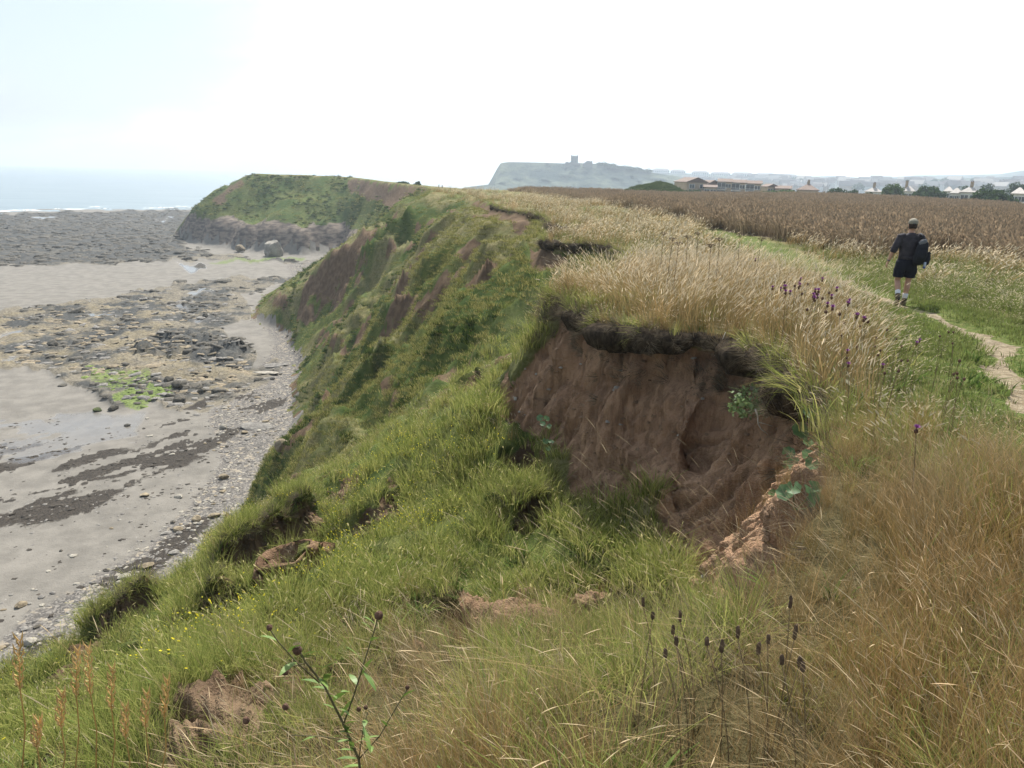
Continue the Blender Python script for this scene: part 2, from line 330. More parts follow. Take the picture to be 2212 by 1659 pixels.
# trodden path along the cliff top
PATH = [Pz(*p) for p in ((2330,960,24.9),(2212,878,24.8),(2150,748,24.65),(2060,703,24.6),(1960,664,24.6),(1860,620,24.55),(1800,592,24.5),(1740,566,24.4),(1660,535,24.35),(1560,500,24.3))]
pd = np.full(X.shape, 1e9); pdc = np.full(X.shape, 1e9)
for p, q in zip(PATH, PATH[1:]):
    dx, dy = q.x-p.x, q.y-p.y; L2 = dx*dx+dy*dy
    t = np.clip(((X-p.x)*dx + (Y-p.y)*dy)/L2, 0, 1); pd = np.minimum(pd, np.hypot(X-p.x-t*dx, Y-p.y-t*dy))
pj = pd + (fbm(X*1.3, Y*1.3, 171, 4) - .5) * .55
PATHM = sst(.28, .10, pj) * IS_PLAT * sst(34, 20, RR)
VERGE = sst(1.6, .6, pj) * IS_PLAT                    # short trampled green turf beside the path
Z -= sst(.55, .15, pd) * IS_PLAT * .05
# crop field plan outline
FIELD = xy([Pz(*p) for p in ((2600,672,24.4),(2212,586,24.3),(2060,563,24.3),(1900,549,24.3),(1700,521,24.3),(1500,479,24.3),(1330,449,24.2),(1190,425,24.1))]) + [(4,125),(-2,160),(20,215),(70,215),(130,180),(120,90),(60,30)]
IS_FIELD = inpoly(X + (fbm(X/3, Y/3, 181, 3)-.5)*2, Y + (fbm(X/3, Y/3, 187, 3)-.5)*2, FIELD) & IS_PLAT

# ------------------------------------------------------------------ beach covers (plan outlines measured on the photograph)
rock = np.zeros_like(Z)
rock = np.maximum(rock, pmask([(-200,455),(0,462),(200,455),(420,452),(420,500),(395,530),(450,545),(560,560),(690,563),(620,568),(480,560),(380,563),(260,568),(130,572),(0,574),(-200,580)], 150, 620, 1))
rock = np.maximum(rock, pmask([(-200,700),(0,668),(140,655),(300,628),(430,608),(500,600),(560,600),(640,600),(600,615),(520,640),(560,690),(480,705),(500,740),(560,760),(540,800),(470,830),(430,850),(400,870),(330,870),(250,880),(230,862),(150,830),(95,800),(0,795),(-200,800)], 60, 320, 1))
rock = np.maximum(rock, pmask([(490,605),(640,598),(650,608),(560,622),(495,622)], 100, 320, 1))
rock = np.maximum(rock, .8*pmask([(330,850),(560,790),(600,770),(610,800),(540,850),(440,890),(360,890)], 60, 200, 2))
rock *= IS_BEACH
yel = pmask([(-100,690),(300,640),(520,660),(330,720),(560,800),(480,860),(330,850),(100,790),(-100,790)], 60, 320, 4)
algae = np.maximum(pmask([(245,860),(290,842),(375,828),(372,850),(330,868),(300,885),(250,868)], 60, 200, 2), .5*pmask([(190,800),(330,800),(330,830),(250,850),(190,835)], 60, 200, 3))
algae = np.maximum(algae, .55*pmask([(440,565),(560,556),(660,552),(660,560),(560,566),(480,570)], 120, 400, 1))
_c, _s = math.cos(.9), math.sin(.9); sw = fbm((X*_c+Y*_s)/6.5, (Y*_c-X*_s)/1.9, 201, 6, .6)
weed = sst(.485, .53, sw) * pmask([(-200,950),(0,955),(120,960),(300,968),(420,930),(520,900),(560,905),(420,1000),(300,1035),(190,1110),(120,1125),(0,1140),(-200,1150)], 30, 200, 5)
weed = np.maximum(weed, sst(.49, .53, sw) * pmask([(40,1400),(150,1300),(300,1200),(420,1130),(470,1110),(430,1160),(330,1240),(200,1330),(60,1430)], 20, 100, 3))
weed = np.maximum(weed, sst(.40, .50, sw)*.9*pmask([(-100,960),(60,960),(230,1000),(280,1040),(160,1100),(60,1100),(-100,1110)], 30, 200, 4))
weed = np.maximum(weed, sst(.54, .58, sw) * pmask([(480,830),(620,840),(620,880),(480,930),(380,960),(330,930)], 40, 200, 4))
shing = pmask([(560,700),(640,720),(660,800),(640,850),(640,935),(610,970),(590,1060),(560,1120),(480,1240),(330,1340),(200,1440),(0,1580),(-100,1500),(60,1330),(200,1250),(330,1170),(420,1080),(480,1000),(450,900),(480,850),(560,790),(600,740)], 15, 300, 6)
shing = np.maximum(shing, pmask([(620,570),(760,545),(720,580),(680,600),(640,605)], 80, 300, 3))
pool = np.zeros_like(Z)
for poly in ([(185,678),(230,674),(265,678),(250,684),(200,684)], [(365,664),(395,662),(420,668),(390,671)], [(0,718),(45,716),(50,722),(0,727)], [(0,770),(40,768),(30,776),(0,777)], [(60,785),(110,783),(100,790)],
             [(410,690),(440,686),(460,690),(440,694)], [(375,570),(440,570),(450,580),(415,587),(395,580)], [(170,925),(230,895),(255,905),(240,920),(190,932)], [(60,468),(110,466),(130,469),(80,472)], [(330,474),(370,473),(380,476),(340,478)], [(240,480),(275,478),(290,481)], [(390,630),(450,622),(470,626),(420,634)]):
    pool = np.maximum(pool, pmask(poly, 30, 620, 1))
wet = np.maximum(np.maximum(pool, .8*sst(.5, .62, fbm((X+Y)/9, (X-Y)/4, 261, 4))*pmask([(0,880),(250,890),(330,960),(150,1010),(0,1000),(-200,1000),(-200,880)], 30, 200, 5)), .7*pmask([(0,950),(120,945),(190,925),(240,890),(330,880),(300,930),(200,965),(60,985),(0,985)], 30, 200, 5))
pool *= IS_BEACH
# ledges of the wave-cut platform: tilted beds that break off in steps
bed = X*.28 + Y*.96 + (fbm(X/16, Y/16, 211, 3)-.5)*9
def saw(t): return t - np.floor(t)
led = .55*saw(bed/7.5) + .22*saw(bed/2.4 + fbm(X/7, Y/7, 215, 2)*1.5)
blk = fbm(X/1.6, Y/1.6, 221, 3)
Zr = led - .45 + (fbm(X/9, Y/9, 217, 3)-.4)*.9 + sst(.45, .6, blk)*.22
Z += rock * Zr * sst(560, 300, RR)**.3 * (1 - pool)
ridge = pmask([(285,755),(330,735),(400,725),(440,735),(530,755),(540,768),(480,775),(400,770),(300,768)], 60, 250, 1)*IS_BEACH
Z += ridge * (.5 + .9*sst(.4, .65, fbm(X/1.8, Y/1.8, 231, 4)))
Z += IS_BEACH * (1-rock) * ((fbm(X/12, Y/12, 241, 3)-.5)*.3 + weed*.07*fbm(X*2, Y*2, 243, 3) + shing*.05*(fbm(X*3, Y*3, 245, 2)-.5))
darkr = np.maximum(ridge, sst(.44, .60, fbm(X/6, Y/3, 251, 5))) * rock
darkr = np.maximum(darkr, rock * pmask([(-200,455),(420,452),(420,500),(395,530),(450,545),(400,560),(0,574),(-200,580)], 150, 620, 2) * (.55 + .45*sst(.25, .5, fbm(X/12, Y/6, 253, 4))))

# ------------------------------------------------------------------ relief of bare earth along its normal (flutes, clods, undercut turf lip)
P3 = np.stack([X, Y, Z], -1)
def normals(P):
    du = np.gradient(P, axis=0); dv_ = np.gradient(P, axis=1)
    nn = np.cross(du, dv_); nn *= np.sign(nn[..., 2:3] + 1e-12); return nn / (np.linalg.norm(nn, axis=-1, keepdims=True) + 1e-9)
NN = normals(np.stack([X, Y, smooth(Z, 4)], -1))
sel = (BARE > .03) & (RR < 40) & (RR > 1.5)
x, y, z = X[sel], Y[sel], Z[sel]
EL = EDGE[3:18]; es = np.zeros(x.shape); bd_ = np.full(x.shape, 1e9); acc = 0
for p_, q_ in zip(EL, EL[1:]):
    dx, dy = q_.x-p_.x, q_.y-p_.y; L = math.hypot(dx, dy); t = np.clip(((x-p_.x)*dx + (y-p_.y)*dy)/(L*L), 0, 1); d_ = np.hypot(x-p_.x-t*dx, y-p_.y-t*dy)
    u_ = d_ < bd_; bd_[u_] = d_[u_]; es[u_] = (acc + t*L)[u_]; acc += L
es = es + (x*.5 + y*.25) + (vn3(x*1.2, y*1.2, z*.8, 12)-.5)*.5
def rdg(a, b, s, pw): return (1 - np.abs(2*vn(a, b, s) - 1))**pw
fl_ = (vn(es*.9, z*.10, 21)-.5)*.55 + (vn(es*2.6+4, z*.22, 22)-.5)*.26 + (vn3(x*7, y*7, z*2.2, 3)-.5)*.17 + (vn3(x*16, y*16, z*6, 4)-.5)*.12 + (vn3(x*30, y*30, z*20, 5)-.5)*.06
gul = rdg(es*.75+3, z*.08, 26, 7)*.38 + rdg(es*1.9+1, z*.16, 27, 8)*.28 + rdg(es*4.3, z*.4, 28, 6)*.10 + rdg(es*.35+5, z*1.5+es*.12, 29, 8)*.13
amp = BARE[sel] * (.55 + .45*sst(40, 20, RR[sel]))
P3[sel] += NN[sel] * ((fl_ - .05 - gul) * amp)[:, None]
P3[~sel] = P3[~sel]
Z2 = P3[..., 2]

ED = np.full(X.shape, 1e9)
for p, q in zip(EDGE[1:17], EDGE[2:18]):
    dx, dy = q.x-p.x, q.y-p.y; t = np.clip(((X-p.x)*dx + (Y-p.y)*dy)/(dx*dx+dy*dy), 0, 1); ED = np.minimum(ED, np.hypot(X-p.x-t*dx, Y-p.y-t*dy))
SCARPS = [[Pr(*q) for q in L] for L in ([(185,1395,18),(240,1365,18),(300,1340,18),(345,1322,18)], [(420,1262,16.5),(480,1212,16.5),(560,1165,16.5),(615,1120,17),(705,1072,18)], [(600,1262,12.2),(632,1215,12.5),(668,1180,12.8)], [(380,1345,13),(450,1290,13.4),(520,1275,13.4)], [(1090,1130,12.3),(1160,1110,12.6),(1210,1092,12.9)])]
# ------------------------------------------------------------------ split the grid into the pieces of the setting
zone = np.where(IS_BEACH, 0, np.where(IS_CLIFF, 1, np.where(PATHM > .5, 3, np.where(IS_FIELD, 4, 2))))
zone[(zone == 0) & (rock > .5)] = 5
idx = np.arange(NA*NR).reshape(NA, NR)
quads = np.stack([idx[:-1, :-1], idx[1:, :-1], idx[1:, 1:], idx[:-1, 1:]], -1).reshape(-1, 4)
zf = zone[:-1, :-1].reshape(-1)
allV = P3.reshape(-1, 3)
one = np.ones_like(Z)
landA = np.stack([BARE, lush_shade, np.clip(STRAW, 0, 1), np.clip(PATHM, 0, 1)], -1).reshape(-1, 4)
landB = np.stack([np.clip(ROCKC, 0, 1), VERGE, IS_FIELD*one, np.clip(BOWL*1.2 + .45*pmask([(830,1330),(1000,1290),(1200,1200),(1340,1170),(1340,1260),(1200,1350),(1050,1400),(900,1420),(600,1345),(560,1330),(640,1185),(680,1200)], 3, 13), 0, 1)], -1).reshape(-1, 4)
landShade = (sst(12, 8, RR) * (1 - PATHM)).reshape(-1)  # mask for litter and painted shade beneath the near grass
beachA = np.stack([rock, weed, algae*IS_BEACH, wet*IS_BEACH], -1).reshape(-1, 4)
beachB = np.stack([shing, darkr, yel, pool], -1).reshape(-1, 4)
def zone_obj(k, name, mat):
    q = quads[zf == k]; u, inv = np.unique(q, return_inverse=True)
    me = mesh_np(name, allV[u], inv.reshape(-1, 4), True)
    if k in (0, 5): add_color(me, 'cover', beachA[u]); add_color(me, 'cover2', beachB[u])
    else:
        add_color(me, 'cover', landA[u]); add_color(me, 'cover2', landB[u]); th = me.attributes.new('thatch', 'FLOAT', 'POINT'); th.data.foreach_set('value', np.ascontiguousarray(landShade[u], np.float32))
    o = link(name, me, mat); o['kind'] = 'structure'; return o

def new_mat(name):
    m = bpy.data.materials.new(name); m.use_nodes = True; m.node_tree.nodes.clear(); return m, NT(m.node_tree)
def finish(n, col, rough=.9, bump=None, spec=.2, bstr=1.0, bdist=.05):
    ins = {'Base Color': col, 'Roughness': rough, 'Specular IOR Level': spec}
    if bump is not None:
        ins['Normal'] = n('ShaderNodeBump', {'Strength': bstr, 'Distance': bdist, 'Height': bump}).outputs[0]
    b = n('ShaderNodeBsdfPrincipled', ins); n('ShaderNodeOutputMaterial', {'Surface': b.outputs[0]}); return b
def simple(name, col, rough=.8, var=.15, scale=8, spec=.3):
    m, n = new_mat(name)
    tc = n('ShaderNodeTexCoord').outputs['Object']
    f = n.noise(tc, scale, 4)
    c = n.mix(n.ramp(f, .3, .7), tuple(v*(1-var) for v in col), tuple(min(1, v*(1+var)) for v in col))
    finish(n, c, rough, None, spec); return m

def land_material():
    m, n = new_mat('clifftop_turf_and_clay')
    pos = n('ShaderNodeNewGeometry').outputs['Position']
    a = n('ShaderNodeAttribute', attribute_name='cover'); b = n('ShaderNodeAttribute', attribute_name='cover2')
    sa = n('ShaderNodeSeparateColor', {0: a.outputs['Color']}); sb = n('ShaderNodeSeparateColor', {0: b.outputs['Color']}); c = n('ShaderNodeAttribute', attribute_name='thatch')
    f1 = n.noise(pos, 1.3, 6); f2 = n.noise(pos, 9, 5); f3 = n.noise(pos, .22, 4); f4 = n.noise(pos, 40, 3)
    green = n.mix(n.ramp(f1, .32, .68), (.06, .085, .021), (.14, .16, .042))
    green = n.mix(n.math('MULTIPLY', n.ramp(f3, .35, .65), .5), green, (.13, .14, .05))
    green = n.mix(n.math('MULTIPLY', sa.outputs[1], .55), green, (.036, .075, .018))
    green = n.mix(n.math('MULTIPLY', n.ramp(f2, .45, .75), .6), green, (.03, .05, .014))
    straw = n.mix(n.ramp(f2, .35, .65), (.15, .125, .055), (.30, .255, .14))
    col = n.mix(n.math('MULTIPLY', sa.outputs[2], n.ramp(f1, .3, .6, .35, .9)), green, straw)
    verge = n.mix(n.ramp(f2, .35, .65), (.07, .115, .025), (.15, .17, .05))
    under = n.mix(n.ramp(f2, .35, .65), (.045, .038, .018), (.085, .07, .032))  # brown litter, darkened to paint shade into the gaps between tussocks
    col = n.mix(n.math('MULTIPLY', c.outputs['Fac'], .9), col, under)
    col = n.mix(n.math('MULTIPLY', sb.outputs[1], .85), col, verge)
    clay = n.mix(n.ramp(f1, .3, .7), (.30, .18, .11), (.46, .295, .185))
    flut = n.noise(n.scale(pos, (7, 7, 1.1)), 1.0, 6, .65)
    clay = n.mix(n.math('MULTIPLY', n.ramp(flut, .42, .62), .5), clay, (.13, .080, .052))
    clay = n.mix(n.math('MULTIPLY', n.ramp(f4, .55, .8), .4), clay, (.34, .25, .17))
    dclay = n.mix(n.ramp(f1, .3, .7), (.10, .066, .042), (.185, .128, .080))
    dclay = n.mix(n.math('MULTIPLY', n.ramp(f4, .55, .8), .35), dclay, (.21, .17, .13))
    clay = n.mix(b.outputs['Alpha'], dclay, clay)
    col = n.mix(n.ramp(n.math('ADD', sa.outputs[0], n.math('MULTIPLY', n.math('SUBTRACT', f2, .5), .5)), .35, .6), col, clay)
    rk = n.mix(n.ramp(n.noise(n.scale(pos, (.25, .25, .8)), 1.5, 6), .35, .65), (.09, .075, .066), (.24, .195, .155))
    col = n.mix(n.ramp(n.math('ADD', sb.outputs[0], n.math('MULTIPLY', n.math('SUBTRACT', f1, .5), .6)), .35, .6), col, rk)
    path = n.mix(n.ramp(f2, .3, .7), (.20, .155, .10), (.36, .30, .21))
    col = n.mix(n.ramp(n.math('ADD', a.outputs['Alpha'], n.math('MULTIPLY', n.math('SUBTRACT', f2, .5), .6)), .3, .6), col, path)
    crop = n.mix(n.ramp(f1, .3, .7), (.10, .075, .055), (.16, .125, .095))
    col = n.mix(sb.outputs[2], col, crop)
    h = n.math('ADD', n.math('MULTIPLY', f2, .7), n.math('MULTIPLY', f4, .45))
    h = n.math('ADD', h, n.math('MULTIPLY', f1, .9))
    finish(n, col, .95, h, .05, 1.0, .11)
    return m
def beach_material():
    m, n = new_mat('foreshore')
    pos = n('ShaderNodeNewGeometry').outputs['Position']
    a = n('ShaderNodeAttribute', attribute_name='cover'); b = n('ShaderNodeAttribute', attribute_name='cover2')
    sa = n('ShaderNodeSeparateColor', {0: a.outputs['Color']}); sb = n('ShaderNodeSeparateColor', {0: b.outputs['Color']})
    f1 = n.noise(pos, .5, 6, .6); f2 = n.noise(pos, 3, 5, .65); f3 = n.noise(pos, .06, 4); f4 = n.noise(pos, 9, 3)
    sand = n.mix(n.ramp(f1, .3, .7), (.142, .131, .114), (.205, .189, .164))
    sand = n.mix(n.math('MULTIPLY', n.ramp(f4, .62, .72), .5), sand, (.10, .085, .07))
    vor = n('ShaderNodeTexVoronoi', {'Vector': pos, 'Scale': 3.2, 'Randomness': 1.0}); vor2 = n('ShaderNodeTexVoronoi', {'Vector': pos, 'Scale': 8.0})
    grey = n('ShaderNodeSeparateColor', {0: vor.outputs['Color']}).outputs[0]; grey2 = n('ShaderNodeSeparateColor', {0: vor2.outputs['Color']}).outputs[1]
    shing = n.mix(n.math('POWER', grey2, 2.0), (.08, .074, .068), (.235, .215, .19))
    shing = n.mix(n.math('MULTIPLY', n.ramp(grey, .8, .95), .7), shing, (.33, .28, .21))
    col = n.mix(n.ramp(n.math('ADD', sb.outputs[0], n.math('MULTIPLY', n.math('SUBTRACT', f2, .5), .8)), .25, .75), sand, shing)
    # bedded rock, joints as dark cracks
    st = n.scale(pos, (.45, 1.3, .5))
    vr = n('ShaderNodeTexVoronoi', {'Vector': st, 'Scale': .9}, feature='DISTANCE_TO_EDGE')
    rkA = n.mix(n.ramp(f2, .3, .7), (.10, .088, .066), (.23, .20, .15))
    rkB = n.mix(n.ramp(f2, .3, .7), (.115, .095, .06), (.25, .21, .135))
    rk = n.mix(n.math('MULTIPLY', sb.outputs[2], n.ramp(f1, .35, .6)), rkA, rkB)
    dk = n.mix(n.ramp(f2, .35, .7), (.030, .033, .033), (.085, .082, .075))
    rk = n.mix(n.math('MULTIPLY', sb.outputs[1], n.ramp(f1, .12, .42)), rk, dk)
    rk = n.mix(n.ramp(vr.outputs['Distance'], .05, .0, 0, .75), rk, (.05, .045, .04))
    col = n.mix(n.ramp(n.math('ADD', sa.outputs[0], n.math('MULTIPLY', n.math('SUBTRACT', f2, .5), .7)), .35, .6), col, rk)
    wd = n.mix(n.ramp(f4, .35, .65), (.020, .017, .014), (.060, .050, .040))
    col = n.mix(n.ramp(n.math('ADD', sa.outputs[1], n.math('MULTIPLY', n.math('SUBTRACT', f2, .5), .9)), .3, .65), col, wd)
    al = n.mix(n.ramp(f2, .35, .65), (.07, .10, .028), (.16, .21, .05))
    col = n.mix(n.math('MULTIPLY', n.ramp(n.math('ADD', sa.outputs[2], n.math('MULTIPLY', n.math('SUBTRACT', f2, .5), 1.0)), .3, .6), .9), col, al)
    col = n.mix(n.math('MULTIPLY', a.outputs['Alpha'], .55), col, (.10, .085, .07))
    rough = n.ramp(n.math('ADD', a.outputs['Alpha'], n.math('MULTIPLY', n.math('SUBTRACT', f2, .5), .3)), .3, .75, .85, .06)
    h = n.math('ADD', n.math('MULTIPLY', f2, .6), n.math('MULTIPLY', f4, .35))
    hh = n.math('MULTIPLY', h, n.math('SUBTRACT', 1.0, a.outputs['Alpha'], clamp=True))
    finish(n, col, rough, hh, n.math('ADD', n.math('MULTIPLY', a.outputs['Alpha'], .35), .12), .8, .12)
    return m
M_LAND = land_material(); M_BEACH = beach_material()
zone_obj(0, 'beach', M_BEACH); zone_obj(5, 'rock_platform', M_BEACH)
zone_obj(1, 'cliff_slope', M_LAND); zone_obj(2, 'clifftop_ground', M_LAND)
zone_obj(3, 'footpath', M_LAND); zone_obj(4, 'field_ground', M_LAND)

# ------------------------------------------------------------------ sea, far shore
m, n = new_mat('sea_water')
pos = n('ShaderNodeNewGeometry').outputs['Position']
fz = n.noise(n.scale(pos, (.35, 1, 1)), .35, 5); fb = n.noise(n.scale(pos, (.012, .05, 1)), 1.0, 4)
sepp = n('ShaderNodeSeparateXYZ', {0: pos})
bas = n.mix(n.ramp(fb, .3, .7), (.10, .155, .18), (.17, .225, .245))
finish(n, bas, .28, fz, .5, .35, .5)
M_SEA = m
def shore_r(a):      # distance of the tide line along azimuth a
    return np.interp(np.degrees(a), [-180,-70,-50,-34, -29, -23, -18, -8, 2, 10], [120,200,380,522, 553, 572, 560, 520, 520, 520])
sa_ = np.radians(np.linspace(-75, 14, 200)); rws = []
rad_mult = np.concatenate([np.array([.96, 1.0]), np.geomspace(1.02, 14, 50)])
Vs = []
for t in sa_:
    r0 = float(shore_r(t)) * (1 + .006*math.sin(t*170) + .004*math.sin(t*431))
    for k in rad_mult: Vs.append((r0*k*math.sin(t), r0*k*math.cos(t), 0.02))
nr_ = len(rad_mult); ii = np.arange(len(sa_)*nr_).reshape(len(sa_), nr_)
o = link('sea', mesh_np('sea', Vs, np.stack([ii[:-1,:-1], ii[1:,:-1], ii[1:,1:], ii[:-1,1:]], -1).reshape(-1, 4), True), M_SEA); o['kind'] = 'structure'
# breakers: low rolls of foam on the tide line
M_FOAM = simple('sea_foam', (.52, .55, .56), .8, .05, 2)
bm = bmesh.new()
for k in range(30):
    t0 = math.radians(rng.uniform(-37, -20)); ln = math.radians(rng.uniform(.4, 2.2)); off = rng.uniform(0, 26) if k > 16 else rng.uniform(-2, 4)
    prev = None
    for s in range(13):
        t = t0 + ln*s/12; rr0 = float(shore_r(t)) * (1 + .006*math.sin(t*170)) + off + 1.2*math.sin(s*1.3+k)
        wd_ = (.9 + .5*math.sin(k))*math.sin(math.pi*s/12)+.05; hh_ = .42*math.sin(math.pi*s/12)+.03
        d = Vector((math.sin(t), math.cos(t), 0))
        row = [bm.verts.new(d*(rr0-wd_*1.6) + Vector((0,0,.0))), bm.verts.new(d*rr0 + Vector((0,0,hh_))), bm.verts.new(d*(rr0+wd_) + Vector((0,0,.0)))]
        if prev: [bm.faces.new((prev[q], prev[q+1], row[q+1], row[q])) for q in range(2)]
        prev = row
me = bpy.data.meshes.new('surf'); bm.to_mesh(me); bm.free()
tag(link('surf', me, M_FOAM), kind='stuff')

# far headland and town hills: ridge line profiles lofted down to the shore
def far_mat(name, c0, c1, sc_):
    m, n = new_mat(name); pos = n('ShaderNodeNewGeometry').outputs['Position']
    f = n.noise(pos, sc_, 6, .65); finish(n, n.mix(n.ramp(f, .35, .65), c0, c1), .95, f, .05, 1, 12.0); return m
M_HEAD = far_mat('headland_scrub', (.012, .026, .022), (.10, .115, .075), .022)
def far_hill(name, top, dist, base_px, depth=260, rows=14, mat=None, rough=6, seed=0):
    """top: [(px,py)] skyline; dist: metres; slope falls toward the viewer to sea level"""
    cols = []; n_ = 150
    xs = np.linspace(top[0][0], top[-1][0], n_); ys = np.interp(xs, [p[0] for p in top], [p[1] for p in top])
    V = []
    for i, (px, py) in enumerate(zip(xs, ys)):
        dd = dist if not callable(dist) else dist(px)
        p = Pr(px, py, dd); u = Vector((p.x, p.y, 0)).normalized()
        front = base_px(px) if callable(base_px) else base_px
        for k in range(rows):
            t = k/(rows-1)
            prof = 1 - t**.75 if t > 0 else 1.0
            zz_ = p.z*prof; rr_ = dd - front*t
            if 0 < k < rows-1:
                nz = (float(vn(np.array([px*.06+seed]), np.array([k*.55]))[0])-.5)
                rr_ += nz*front*.22; zz_ += nz*rough
            V.append((u.x*rr_, u.y*rr_, max(zz_, -1.0) if k < rows-1 else -2.0))
        V.append((u.x*(dd+depth*.4), u.y*(dd+depth*.4), p.z*.93)); V.append((u.x*(dd+depth), u.y*(dd+depth), 0))
    # order: back, ridge-back, ridge ... foot
    st_ = rows+2; order = [rows+1, rows] + list(range(rows)); F_ = []
    for i in range(n_-1):
        for a, b in zip(order, order[1:]): F_.append((i*st_+a, i*st_+b, (i+1)*st_+b, (i+1)*st_+a))
    o = link(name, mesh_np(name, V, F_, True), mat or M_HEAD); o['kind'] = 'structure'; return o
far_hill('castle_headland', [(1002,411),(1020,404),(1055,399),(1062,386),(1075,362),(1082,352),(1100,350),(1160,351),(1220,353),(1250,352),(1290,354),(1340,364),(1390,370),(1430,376),(1480,384),(1560,392),(1660,396)], 1380, lambda px: 60 if px < 1065 else 150, 250, seed=3)
far_hill('headland_shore', [(985,411),(1005,405),(1040,401),(1090,402),(1200,404),(1300,406),(1420,408)], 1300, 40, 60, rough=.5, seed=5)
far_hill('town_hill', [(1380,376),(1410,372),(1500,375),(1600,378),(1700,382),(1760,384),(1800,386),(1900,388),(2050,386),(2160,383),(2230,381),(2400,392)], 2250, 620, 400, seed=9)
far_hill('wooded_hill', [(1640,400),(1740,382),(1800,380),(1880,386),(1980,379),(2100,378),(2160,376),(2212,368),(2300,352),(2500,345)], 3300, 700, 500, seed=17)
gnd = far_hill('town_ground', [(1300,408),(1500,410),(1800,412),(2300,420),(2700,432)], 1500, 900, 500, rough=1, seed=21)

# ------------------------------------------------------------------ haze
hx0, hx1, hy0, hy1, hz0, hz1 = -8200, 4200, -700, 8200, -5.0, 130
bm = bmesh.new(); bmesh.ops.create_cube(bm, size=1)
for v in bm.verts: v.co = Vector((hx0 if v.co.x < 0 else hx1, hy0 if v.co.y < 0 else hy1, hz0 if v.co.z < 0 else hz1))
me = bpy.data.meshes.new('haze'); bm.to_mesh(me); bm.free()
m, n = new_mat('sea_haze')
vol = n('ShaderNodeVolumePrincipled', {'Color': (.74, .86, .98, 1), 'Density': .00031, 'Anisotropy': .32})
n('ShaderNodeOutputMaterial', {'Volume': vol.outputs[0]})
tag(link('haze', me, m), kind='stuff')
# ------------------------------------------------------------------ ground lookup and scattering
def zat(x, y):
    a = np.interp(math.atan2(x, y), az, np.arange(NA)); r = np.interp(math.hypot(x, y), rr, np.arange(NR))
    i, j = min(int(a), NA-2), min(int(r), NR-2); u, v = a-i, r-j
    return float((Z2[i, j]*(1-u) + Z2[i+1, j]*u)*(1-v) + (Z2[i, j+1]*(1-u) + Z2[i+1, j+1]*u)*v)
def hit(px, py, r0=2.0, r1=640.0):
    """first ground point seen through a photograph pixel (used to measure where things stand)"""
    d = ray(px, py); k = math.hypot(d.x, d.y); r = r0
    while r < r1:
        p = Vector((0, 0, EYE)) + d*(r/k)
        if p.z < zat(p.x, p.y): return Vector((p.x, p.y, zat(p.x, p.y)))
        r *= 1.004
    p = Pr(px, py, r1); return Vector((p.x, p.y, zat(p.x, p.y)))
CA = ((np.gradient(AZ, axis=0)*RR) * np.gradient(RR, axis=1)) * np.sqrt(1+np.minimum(SL, 2.5)**2)
VIEW = sst(math.radians(66), math.radians(60), np.abs(AZ))
def scatter(dens, cap=60000):
    Wt = (CA*dens*VIEW)[:-1, :-1]; tot = Wt.sum(); k = int(min(tot, cap))
    cs = np.cumsum(Wt.ravel()); pick = np.searchsorted(cs, rng.random(k)*cs[-1])
    i, j = np.unravel_index(pick, Wt.shape); u, v = rng.random(k)[:, None], rng.random(k)[:, None]
    P = (P3[i, j]*(1-u) + P3[i+1, j]*u)*(1-v) + (P3[i, j+1]*(1-u) + P3[i+1, j+1]*u)*v
    return P, i, j
# ------------------------------------------------------------------ blades
def blade_mesh(name, blades, mat):
    """blades: list of (base xyz, height, width, lean dir, lean, curl, tint, head) -> strips; colour attr: tint, height, head"""
    V, F_, C = [], [], []
    for (bx, by, h, wd, ph, lean, tint, head) in blades:
        seg = 4; dirx, diry = math.cos(ph), math.sin(ph); wa = ph + rng.uniform(-1.2, 1.2) + PI/2; wx_, wy_ = math.cos(wa)*wd/2, math.sin(wa)*wd/2
        b0 = len(V)
        for k in range(seg+1):
            t = k/seg; off = lean*h*t*t; zz_ = h*(t - .28*min(lean, 1.3)*t*t); tw = (1-t*.85) if not head else .55
            x, y = bx + dirx*off, by + diry*off
            V += [(x-wx_*tw, y-wy_*tw, zz_), (x+wx_*tw, y+wy_*tw, zz_)]; C += [(tint, t, 0, 1)]*2
        for k in range(seg): F_.append((b0+2*k, b0+2*k+1, b0+2*k+3, b0+2*k+2))
        if head:       # seed head: a spindle of two crossed strips continuing the stem
            hl, hw = head; tx, ty, tz = V[-1]; sl_ = lean*1.9; nx, ny = dirx*sl_, diry*sl_; nl = math.sqrt(sl_*sl_+.55**2)
            for q in (0, 1):
                b0 = len(V); wa2 = wa + q*PI/2; ux, uy = math.cos(wa2)*hw/2, math.sin(wa2)*hw/2
                for k, ww in enumerate((.35, 1.0, .8, .15)):
                    s = hl*k/3; x, y, z_ = tx + nx/nl*s, ty + ny/nl*s, tz + .55/nl*s - .12*lean*s*k/3
                    V += [(x-ux*ww, y-uy*ww, z_), (x+ux*ww, y+uy*ww, z_)]; C += [(tint, 1, 1, 1)]*2
                for k in range(3): F_.append((b0+2*k, b0+2*k+1, b0+2*k+3, b0+2*k+2))
    me = mesh_np(name, V, F_); add_color(me, 'bl', C); me.materials.append(mat); return me
